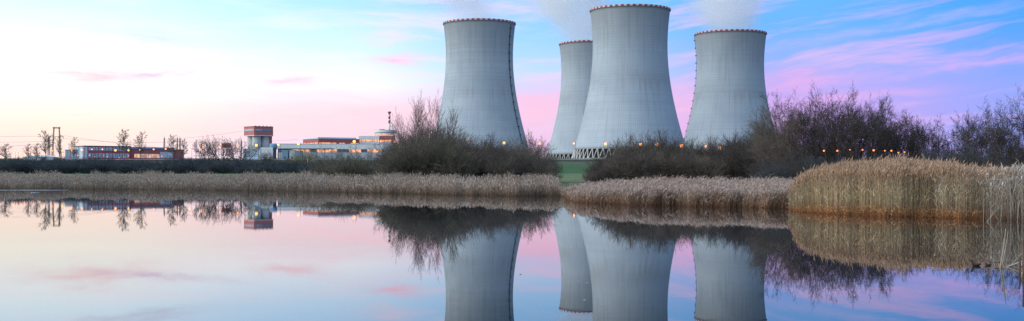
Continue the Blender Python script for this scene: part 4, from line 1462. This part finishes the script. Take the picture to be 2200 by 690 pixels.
# ------------------------------------------------------------------ reeds
def reeds(name, N, u0, u1, depth, seed, top, rad, cbase, cstem, ctip, label, lean=0.10, lean_bias=0.0, leaf_n=2, leaf_len=(0.35, 0.8), leaf_w=0.012,
          plume=0.7, plume_r=0.03, plume_len=0.22, plume_col=None, front=None, depth_pow=1.0, yoff=-2.0, hj=0.14, litter=0.25, cattail=0.0, wig=1.0, ramp=None, rag=0.0, vfront=None, fpow=0.6):
    r = np.random.default_rng(seed)
    u = r.uniform(u0, u1, N)
    if ramp:
        keep = r.random(N) < np.interp(u, ramp[0], ramp[1])
        u = u[keep]; N = len(u)
    d = depth * r.random(N) ** depth_pow
    yf = (front or shore_y)(u) + yoff + wig * (0.5 * np.sin(u * 0.043 + seed) + 0.3 * np.sin(u * 0.117 + 2 * np.sin(u * 0.031)) + r.normal(0, 0.15, N))
    y = yf + d
    x = (u - 1100) / F * y
    g = ground_z(x, y)
    z0 = np.where(g < -0.02, -0.15, g - 0.05)
    vt = np.interp(u, [p[0] for p in top], [p[1] for p in top])
    if vfront is None:
        ztop = CAM_H + (HV - vt) / F * yf
    else:
        ztop = CAM_H + (HV - (np.maximum(vfront, vt) + (vt - np.maximum(vfront, vt)) * (d / depth) ** fpow)) / F * y
    h = (ztop - z0) * (1 - hj * np.abs(r.normal(0, 1, N))) + 0.02 * r.normal(0, 1, N)
    rw = lambda k: np.sin(u * 0.021 * k + seed * k) + np.sin(u * 0.057 * k + 1.3 * seed) + np.sin(u * 0.131 * k + d * 0.5)
    h *= 1 + rag * (rw(1.0) + 0.8 * rw(2.7)) / 4.0
    h *= np.where(r.random(N) < 0.07, 1 + 0.16 * r.random(N), 1.0)
    h = np.maximum(h, 0.25)
    # clumps
    h *= 1 - 0.10 * min(wig, 1.0) * (0.5 + 0.5 * np.sin(x * 2.3 + 1.7 * np.sin(x * 0.9 + seed) + y * 0.6))
    la = r.uniform(0, 2 * math.pi, N); lm = np.abs(r.normal(0, lean, N))
    lx = lm * np.cos(la) + lean_bias; ly = lm * np.sin(la)
    P0 = np.stack([x, y, z0], -1)

    def pt(t_):
        t_ = np.asarray(t_)
        return P0 + np.stack([lx * h * t_ ** 1.6, ly * h * t_ ** 1.6, h * t_ * (1 - 0.25 * (lx ** 2 + ly ** 2) * t_)], -1)
    tone = np.clip(r.normal(1, 0.24, (N, 1)) * (1 + 0.09 * (np.sin(x * 2.9 + seed) + np.sin(x * 7.3 + y) + np.sin(x * 17.1 - y * 2)) + 0.10 * (np.sin(u * 0.019 + seed) + np.sin(u * 0.047 + d * 0.3)))[:, None], 0.4, 1.8)
    hue = r.normal(0, 0.05, (N, 1)) * np.array([[1.0, 0.2, -0.8]])
    cb = np.array(cbase)[None] * tone * (1 + hue); cs = np.array(cstem)[None] * tone * (1 + hue); ct = np.array(ctip)[None] * tone * (1 + hue)
    Vs, Qs, Cs = [], [], []
    off = 0

    def add(V, Q, C):
        nonlocal off
        Vs.append(V); Qs.append(Q + off); Cs.append(C); off += len(V)
    a, b, c = pt(0.0 * h), pt(np.full(N, 0.45)), pt(np.full(N, 1.0))
    rr = rad * np.clip(r.normal(1, 0.25, N), 0.5, 1.8)
    add(*prisms(a, b, rr, rr * 0.85, 3, cb, cs))
    add(*prisms(b, c, rr * 0.85, rr * 0.45, 3, cs, ct))
    # leaves: narrow blades with a fold, two quads each
    for k in range(leaf_n):
        t0 = r.uniform(0.12 if k == 0 else 0.4, 0.92, N)
        s = pt(t0)
        la = r.uniform(0, 2 * math.pi, N)
        ll = r.uniform(leaf_len[0], leaf_len[1], N) * np.minimum(1, h / 1.6)
        out = np.stack([np.cos(la) + lean_bias * 3.0, np.sin(la), np.zeros(N)], -1)
        up = r.uniform(0.5, 1.5, N)[:, None] * np.array([[0, 0, 1.0]])
        dv1 = out * 0.55 + up; dv1 /= np.linalg.norm(dv1, axis=1, keepdims=True)
        m_ = s + dv1 * ll[:, None] * 0.5
        dv2 = out + np.array([[0, 0, 1.0]]) * r.uniform(-0.9, 0.7, N)[:, None]; dv2 /= np.linalg.norm(dv2, axis=1, keepdims=True)
        e = m_ + dv2 * ll[:, None] * 0.5
        w = np.cross(dv1, r.normal(0, 1, (N, 3))); w /= np.linalg.norm(w, axis=1, keepdims=True)
        lw = leaf_w * r.uniform(0.6, 1.4, N)[:, None]
        V = np.stack([s - w * lw * 0.6, s + w * lw * 0.6, m_ + w * lw, m_ - w * lw, e + w * lw * 0.15, e - w * lw * 0.15], 1).reshape(-1, 3)
        base = (np.arange(N) * 6)[:, None]
        Q = np.concatenate([base + np.array([[0, 1, 2, 3]]), base + np.array([[3, 2, 4, 5]])], 0)
        tt = t0[:, None]
        lc = (cb * np.clip(1 - tt * 2, 0, 1) + cs * np.clip(np.minimum(tt * 2, 2 - tt * 2), 0, 1) + ct * np.clip(tt * 2 - 1, 0, 1))
        add(V, Q, np.repeat(lc, 6, axis=0))
    # feathery plumes
    if plume > 0:
        sel = np.nonzero(r.random(N) < plume)[0]
        top_ = c[sel]; n_ = len(sel)
        nd = np.stack([r.normal(0, 0.22, n_) + lean_bias * 2, r.normal(0, 0.22, n_), np.ones(n_)], -1); nd /= np.linalg.norm(nd, axis=1, keepdims=True)
        pl = plume_len * r.uniform(0.7, 1.35, n_)[:, None]
        mid_ = top_ + nd * pl * 0.35; end = top_ + nd * pl + np.array([[0.05, 0, -0.03]])
        pr_ = plume_r * r.uniform(0.6, 1.4, n_)
        pc = np.array(plume_col or ctip)[None] * np.clip(r.normal(1, 0.22, (n_, 1)), 0.5, 1.7)
        add(*prisms(top_ - nd * 0.04, mid_, pr_ * 0.3, pr_, 3, pc, pc))
        add(*prisms(mid_, end, pr_, pr_ * 0.12, 3, pc, pc))
    if cattail > 0:
        sel = np.nonzero(r.random(N) < cattail)[0]
        n_ = len(sel)
        s0 = c[sel]
        e0 = s0 + np.stack([lx[sel] * 0.2, ly[sel] * 0.2, np.full(n_, 0.2)], -1)
        pc = np.where(r.random((n_, 1)) < 0.75, np.array([[0.46, 0.40, 0.36]]), np.array([[0.20, 0.12, 0.075]])) * r.uniform(0.75, 1.25, (n_, 1))
        add(*prisms(s0, e0, np.full(n_, 0.022), np.full(n_, 0.028), 4, pc, pc))
        add(*prisms(e0, e0 + np.array([[0, 0, 0.05]]), np.full(n_, 0.028), np.full(n_, 0.004), 4, pc, pc))
    # broken stems and litter leaning over each other at the foot
    n_ = int(N * litter)
    if n_:
        i = r.integers(0, N, n_)
        s = P0[i].copy(); s[:, 0] += r.normal(0, 0.25, n_); s[:, 1] -= np.abs(r.normal(0, 0.12, n_))
        an = r.uniform(-1.25, 1.25, n_) * r.choice([0.35, 1.0], n_)
        ln = r.uniform(0.3, 1.1, n_) * np.minimum(1.0, h[i] / 1.8)
        e = s + np.stack([np.sin(an) * ln, r.normal(-0.05, 0.2, n_), np.maximum(np.cos(an), 0.12) * ln], -1)
        add(*prisms(s, e, np.full(n_, rad * 1.1), np.full(n_, rad * 0.8), 3, cb[i], cs[i] * 0.6 + cb[i] * 0.4))
    me = quad_mesh(name, np.concatenate(Vs), np.concatenate(Qs), M['reed'], np.concatenate(Cs))
    return tag(link(name, me), label, 'reeds', 'reed beds along the shore', 'stuff')


reeds('reed_bed', 19000, -70, 700, 75, 1, [(-70, 368), (300, 368), (500, 369), (700, 371)], 0.011, (0.14, 0.095, 0.065), (0.28, 0.215, 0.155), (0.33, 0.255, 0.195),
      'distant grey brown reeds along the far left shore', lean=0.16, leaf_w=0.02, plume=0.55, plume_r=0.045, plume_col=(0.36, 0.28, 0.22), hj=0.24, rag=0.40, wig=2.2, vfront=390, depth_pow=1.7)
reeds('reed_bed', 19000, 690, 1203, 48, 2, [(690, 371), (850, 372), (1000, 373), (1150, 372), (1203, 380)], 0.009, (0.15, 0.085, 0.05), (0.31, 0.22, 0.15), (0.36, 0.265, 0.195),
      'grey brown reeds with pale cattail heads before the big thicket', lean=0.17, leaf_w=0.016, plume=0.3, plume_r=0.03, hj=0.24, rag=0.36, wig=2.0, cattail=0.07, litter=0.2, vfront=398, depth_pow=1.7)
reeds('reed_bed', 900, 1196, 1232, 5, 21, [(1196, 402), (1215, 405), (1232, 400)], 0.008, (0.17, 0.09, 0.05), (0.36, 0.25, 0.17), (0.4, 0.3, 0.23),
      'short sparse reeds on the gap between the two middle beds', lean=0.2, plume=0.2)
reeds('reed_bed', 20000, 1218, 1712, 26, 3, [(1218, 408), (1232, 398), (1262, 390), (1330, 383), (1420, 380), (1560, 381), (1640, 380), (1712, 384)], 0.0065,
      (0.21, 0.09, 0.038), (0.34, 0.225, 0.15), (0.37, 0.27, 0.21),
      'drooping mauve brown reeds on the middle shore below the towers', lean=0.24, lean_bias=0.15, leaf_n=4, leaf_len=(0.4, 0.95), leaf_w=0.011, plume=0.5, plume_r=0.028,
      plume_col=(0.40, 0.30, 0.245), hj=0.24, rag=0.16, litter=0.2, vfront=409, depth_pow=1.6, front=lambda u: CAM_H * F / (np.interp(u, [1218, 1240, 1300, 1400, 1550, 1712], [428, 434, 437, 440, 443, 446]) - HV))
tall_front = lambda u: CAM_H * F / (np.interp(u, [1690, 1720, 1800, 1900, 2000, 2100, 2200, 2300], [448, 453, 458, 462, 464, 467, 470, 472]) - HV)
reeds('reed_bed', 26000, 1694, 2250, 9, 4, [(1694, 424), (1702, 404), (1712, 390), (1724, 380), (1745, 370), (1780, 358), (1830, 350), (1880, 345), (1950, 345), (2000, 350), (2060, 358), (2110, 364), (2250, 370)], 0.0055,
      (0.27, 0.12, 0.045), (0.56, 0.44, 0.27), (0.50, 0.36, 0.23),
      'tall dense golden reeds with rusty plumes at right', lean=0.045, leaf_n=2, leaf_len=(0.25, 0.6), leaf_w=0.009, plume=0.7, plume_r=0.026, plume_len=0.28,
      plume_col=(0.46, 0.29, 0.175), hj=0.11, rag=0.05, litter=0.0, vfront=367, front=tall_front, wig=0.35, ramp=([1694, 1735, 2000, 2200], [0.35, 1.0, 1.0, 0.05]))
reeds('reed_litter', 7000, 1696, 2200, 2.2, 5, [(1696, 441), (1760, 437), (1900, 440), (2200, 450)], 0.005,
      (0.25, 0.095, 0.03), (0.42, 0.19, 0.075), (0.50, 0.29, 0.15),
      'rusty brown broken reed litter at the foot of the golden reeds', lean=0.35, leaf_n=2, leaf_len=(0.2, 0.5), leaf_w=0.012, plume=0.0, hj=0.3, litter=0.5, front=tall_front, wig=0.35, yoff=-2.2,
      ramp=([2020, 2180], [1.0, 0.1]))
reeds('reed_bed', 11000, 2000, 2310, 8, 6, [(2000, 372), (2100, 368), (2150, 371), (2200, 366), (2310, 370)], 0.0065,
      (0.15, 0.095, 0.065), (0.42, 0.345, 0.26), (0.47, 0.40, 0.32),
      'pale grey ragged reeds at the right edge', lean=0.13, leaf_n=2, leaf_len=(0.35, 0.9), leaf_w=0.011, plume=0.4, plume_r=0.028, plume_col=(0.44, 0.36, 0.29), hj=0.20, rag=0.15,
      litter=0.15, cattail=0.01, front=tall_front, wig=0.6, ramp=([2000, 2150], [0.05, 1.0]))


# single cattail stalks that stand out before the right bed
def stalk(p0, p1, r, colr, label, bend=(0, 0, 0), head=False, cat='reed', group=None, leaf=None):
    p0 = Vector(p0); p1 = Vector(p1)
    m_ = (p0 + p1) / 2 + Vector(bend)
    pts = []
    for i in range(7):
        t_ = i / 6
        pts.append(p0 * (1 - t_) ** 2 + m_ * 2 * t_ * (1 - t_) + p1 * t_ * t_)
    bars = [(pts[i] - p0, pts[i + 1] - p0, r * (1 - 0.07 * i), r * (1 - 0.07 * (i + 1))) for i in range(6)]
    if not head and leaf is None:
        o = link('reed_stalk', bars_mesh('reed_stalk', bars, colr, 6), None, p0)
    else:
        o = empty('reed_stalk', p0)
        link('stem', bars_mesh('stem', bars, colr, 6), o)
        if head:
            d = (pts[6] - pts[5]).normalized()
            e = pts[6] - p0
            link('seed_head', bars_mesh('seed_head', [(e, e + d * 0.03, r * 0.6, r * 3.2), (e + d * 0.03, e + d * 0.15, r * 3.2, r * 3.4), (e + d * 0.15, e + d * 0.19, r * 3.4, r * 0.5)], M['cattail'], 8), o)
        if leaf:
            q = pts[3] - p0
            tip = q + Vector(leaf)
            me = py_mesh('leaf', [q + Vector((-0.008, 0, 0)), q + Vector((0.008, 0.004, 0)), q.lerp(tip, 0.5) + Vector((0.012, 0.01, 0.05)), q.lerp(tip, 0.5) + Vector((-0.012, -0.01, 0.05)), tip],
                         [(0, 1, 2, 3), (3, 2, 4)], colr)
            link('leaf', me, o)
    return tag(o, label, cat, group)


M['straw'] = mat_plain('straw', (0.40, 0.31, 0.20), 0.75, 0.3, 6.0)
M['straw_pale'] = mat_plain('pale_straw', (0.40, 0.35, 0.28), 0.75, 0.25, 6.0)
M['straw_dark'] = mat_plain('dark_straw', (0.12, 0.075, 0.045), 0.8, 0.3, 6.0)
M['cattail'] = mat_plain('cattail_fluff', (0.52, 0.46, 0.40), 0.9, 0.2, 12.0)

YS = 55.0
sp = [(2150, 399, 0.5, 1), (2172, 381, -0.2, 0), (2186, 396, 0.3, 0), (2196, 386, -0.1, 1), (2128, 400, 0.2, 1), (2113, 412, 0.1, 0)]
for i, (u, vt, ln, hd) in enumerate(sp):
    b = P(u, 0, YS); b.z = -0.1
    e = P(u + ln * 8, vt, YS)
    stalk(b, e, 0.010, M['straw_pale'], '%s pale standing cattail stalk before the ragged reeds at the right edge' %
          {2150: 'thick', 2172: 'tallest', 2186: 'second from right', 2196: 'rightmost', 2128: 'second from left', 2113: 'leftmost'}[u],
          (0.05 * ln, 0, 0), bool(hd), 'reed', 'single cattail stalks at right')
for i, (ua, va, ub, vb, lab) in enumerate([(2118, 468, 2152, 441, 'pale fallen stalk leaning right at the foot of the ragged reeds'),
                                           (2121, 466, 2140, 446, 'shorter pale fallen stalk beside the longer one leaning right'),
                                           (2148, 466, 2128, 449, 'pale fallen stalk leaning left across the other fallen stalks')]):
    a = P(ua, va, YS - 1.2); b = P(ub, vb, YS - 1.0)
    a.z = -0.05
    stalk(a, b, 0.009, M['straw_pale'], lab, (0, 0, 0.03), False, 'reed', 'fallen stalks at right')

# near clump at the right edge
YN = 27.2


def near(u, v, dy=0.0):
    q = P(u, v, YN + dy)
    if v >= 570: q.z = -0.04
    return q


nl = [
    ((2149, 575), (2161, 491), 0.011, 'straw', 0.0, 'tallest pale stem of the leaning tuft in the water at right', None),
    ((2150, 575), (2154, 519), 0.010, 'straw_dark', 0.1, 'dark upright stem of the leaning tuft in the water at right', None),
    ((2151, 575), (2166, 497), 0.008, 'straw_pale', 0.15, 'slanting pale stem at the right of the leaning tuft in the water', None),
    ((2148, 575), (2157, 512), 0.010, 'straw', -0.1, 'short thick straw stem of the leaning tuft in the water', None),
    ((2155, 573), (2214, 556), 0.014, 'straw_pale', 0.1, 'long pale stalk lying low over the water towards the right edge', None),
    ((2158, 571), (2215, 577), 0.009, 'straw_dark', 0.3, 'dark stalk lying flat on the water towards the right edge', None),
    ((2136, 564), (2190, 563), 0.006, 'straw_dark', 0.5, 'thin dark twig lying level just above the water behind the tuft', None),
    ((2189, 587), (2190, 553), 0.020, 'straw_dark', -0.6, 'short dark brown stub standing in the water near the right edge', None),
    ((2198, 590), (2198, 520), 0.022, 'straw_dark', -0.7, 'tall dark brown stub standing in the water at the right edge', None),
    ((2194, 590), (2212, 505), 0.007, 'straw', -0.5, 'thin straw stem rising beyond the right edge behind the dark stubs', None),
    ((2166, 574), (2202, 537), 0.006, 'straw', 0.2, 'thin straw stem slanting up right between tuft and dark stubs', None),
    ((2172, 575), (2210, 590), 0.006, 'straw_dark', -0.2, 'thin dark stem sinking towards the right edge below the dark stubs', None),
]
for (a, b, r_, mt, dy, lab, _) in nl:
    pa, pb = near(*a, dy), near(*b, dy)
    if a[1] >= 580:
        yq = CAM_H * F / (a[1] - HV); pa = Vector(((a[0] - 1100) / F * yq, yq, -0.05)); pb = P(b[0], b[1], yq)
    pb.z = max(pb.z, 0.015)
    stalk(pa, pb, r_ * 1.5, M[mt], lab, (0.03, 0.0, 0.02), False, 'reed', 'reed stalks in the near water at right')


# ------------------------------------------------------------------ water birds
def duck(u, v, label, sleeping, rz, s):
    Y = CAM_H * F / (v - HV)
    t_ = empty('duck', ((u - 1100) / F * Y, Y, 0.0), rz)
    t_.scale = (s, s, s)
    tag(t_, label, 'duck', 'small ducks on the water')
    # body lathed along local x (head at -x), one continuous surface with neck and head
    if sleeping:
        path = [((0.15, 0, 0.055), 0.010), ((0.13, 0, 0.050), 0.030), ((0.06, 0, 0.035), 0.055), ((-0.02, 0, 0.032), 0.062), ((-0.08, 0, 0.040), 0.052),
                ((-0.105, 0, 0.062), 0.036), ((-0.10, 0, 0.088), 0.029), ((-0.085, 0.01, 0.105), 0.030), ((-0.06, 0.02, 0.112), 0.024), ((-0.045, 0.025, 0.112), 0.004)]
    else:
        path = [((0.16, 0, 0.070), 0.008), ((0.14, 0, 0.060), 0.028), ((0.07, 0, 0.040), 0.056), ((-0.01, 0, 0.034), 0.064), ((-0.075, 0, 0.040), 0.054),
                ((-0.108, 0, 0.072), 0.034), ((-0.118, 0, 0.108), 0.024), ((-0.122, 0, 0.140), 0.024), ((-0.136, 0, 0.164), 0.031), ((-0.160, 0, 0.168), 0.026), ((-0.178, 0, 0.163), 0.006)]
    seg = 12
    V, Fc = [], []
    pts = [Vector(p) for p, _ in path]
    for i, (p, r_) in enumerate(path):
        d = (pts[min(i + 1, len(pts) - 1)] - pts[max(i - 1, 0)]).normalized()
        a = d.cross(Vector((0, 1, 0))).normalized(); b = d.cross(a)
        for k in range(seg):
            an = 2 * math.pi * k / seg
            V.append(pts[i] + a * math.cos(an) * r_ * 0.92 + b * math.sin(an) * r_ * (1.15 if i < 5 else 0.95))
    for i in range(len(path) - 1):
        for k in range(seg):
            j = (k + 1) % seg
            Fc.append((i * seg + k, i * seg + j, i * seg + seg + j, i * seg + seg + k))
    Fc.append(tuple(range(seg))); Fc.append(tuple(reversed([(len(path) - 1) * seg + k for k in range(seg)])))
    link('body', py_mesh('body', V, Fc, M['duck'], True), t_)
    for sy in (-1, 1):
        wv = [(0.12, sy * 0.03, 0.075), (0.05, sy * 0.066, 0.055), (-0.05, sy * 0.068, 0.05), (-0.06, sy * 0.05, 0.085), (0.02, sy * 0.035, 0.100), (0.03, sy * 0.076, 0.07)]
        link('wing', py_mesh('wing', wv, [(0, 1, 5), (1, 2, 5), (2, 3, 5), (3, 4, 5), (4, 0, 5)], M['duck_flank'], True), t_)
    if not sleeping:
        bv = [(-0.174, -0.010, 0.168), (-0.174, 0.010, 0.168), (-0.174, 0.010, 0.155), (-0.174, -0.010, 0.155), (-0.212, 0, 0.156)]
        link('bill', py_mesh('bill', bv, [(0, 1, 4), (1, 2, 4), (2, 3, 4), (3, 0, 4), (3, 2, 1, 0)], M['bill']), t_)


duck(2097, 571.5, 'small dark duck with raised head swimming on the water at right', False, R(8), 0.78)
duck(2122, 570.5, 'tiny dark resting bird low on the water, right of the swimming duck', True, R(-10), 0.50)


# ------------------------------------------------------------------ flat pale strips along the left shore and bits floating on the lake
def flat_patch(name, cx, cy_, wx, wy, seed, mat, label, cat, group=None, th=0.02):
    r = random.Random(seed)
    n_ = 26
    V, Fc = [], []
    for z in (0.003, th):
        for i in range(n_):
            a = 2 * math.pi * i / n_
            k = 0.75 + 0.35 * r.random() if z < 0.01 else None
            if z < 0.01:
                V.append((wx * k * math.cos(a), wy * k * math.sin(a), z))
            else:
                V.append((V[i][0] * 0.995, V[i][1] * 0.995, z))
    for i in range(n_):
        Fc.append((i, (i + 1) % n_, n_ + (i + 1) % n_, n_ + i))
    Fc += [tuple(n_ + i for i in range(n_)), tuple(reversed(range(n_)))]
    return tag(link(name, py_mesh(name, V, Fc, mat), None, (cx, cy_, 0)), label, cat, group)


for (u, v, wu, wy, sd_, lab) in [(60, 408.5, 90, 0.8, 1, 'long thin pale strip along the reeds at the left edge'),
                                 (82, 414.0, 9, 0.8, 3, 'small pale patch off the left reeds')]:
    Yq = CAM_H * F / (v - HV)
    flat_patch('pale_strip', (u - 1100) / F * Yq, Yq - 1.0, wu / F * Yq, wy, sd_, M['sheet'], lab, 'sheet', 'pale strips off the left shore')
for i, (u, v, lab) in enumerate([(1243, 605, 'small pale fleck floating on the reflection of the hidden tower, upper left'),
                                 (1262, 608, 'small pale fleck floating on the edge of the tallest tower reflection'),
                                 (1256, 645, 'small pale fleck floating on the reflection of the hidden tower, lowest'),
                                 (1118, 590, 'small dark fleck floating between the tower reflections')]):
    Yq = CAM_H * F / (v - HV)
    flat_patch('floating_leaf', (u - 1100) / F * Yq, Yq, 0.022, 0.03, 20 + i, M['sheet'] if 'pale' in lab else M['straw_dark'], lab, 'leaf', 'flecks on the water', 0.008)
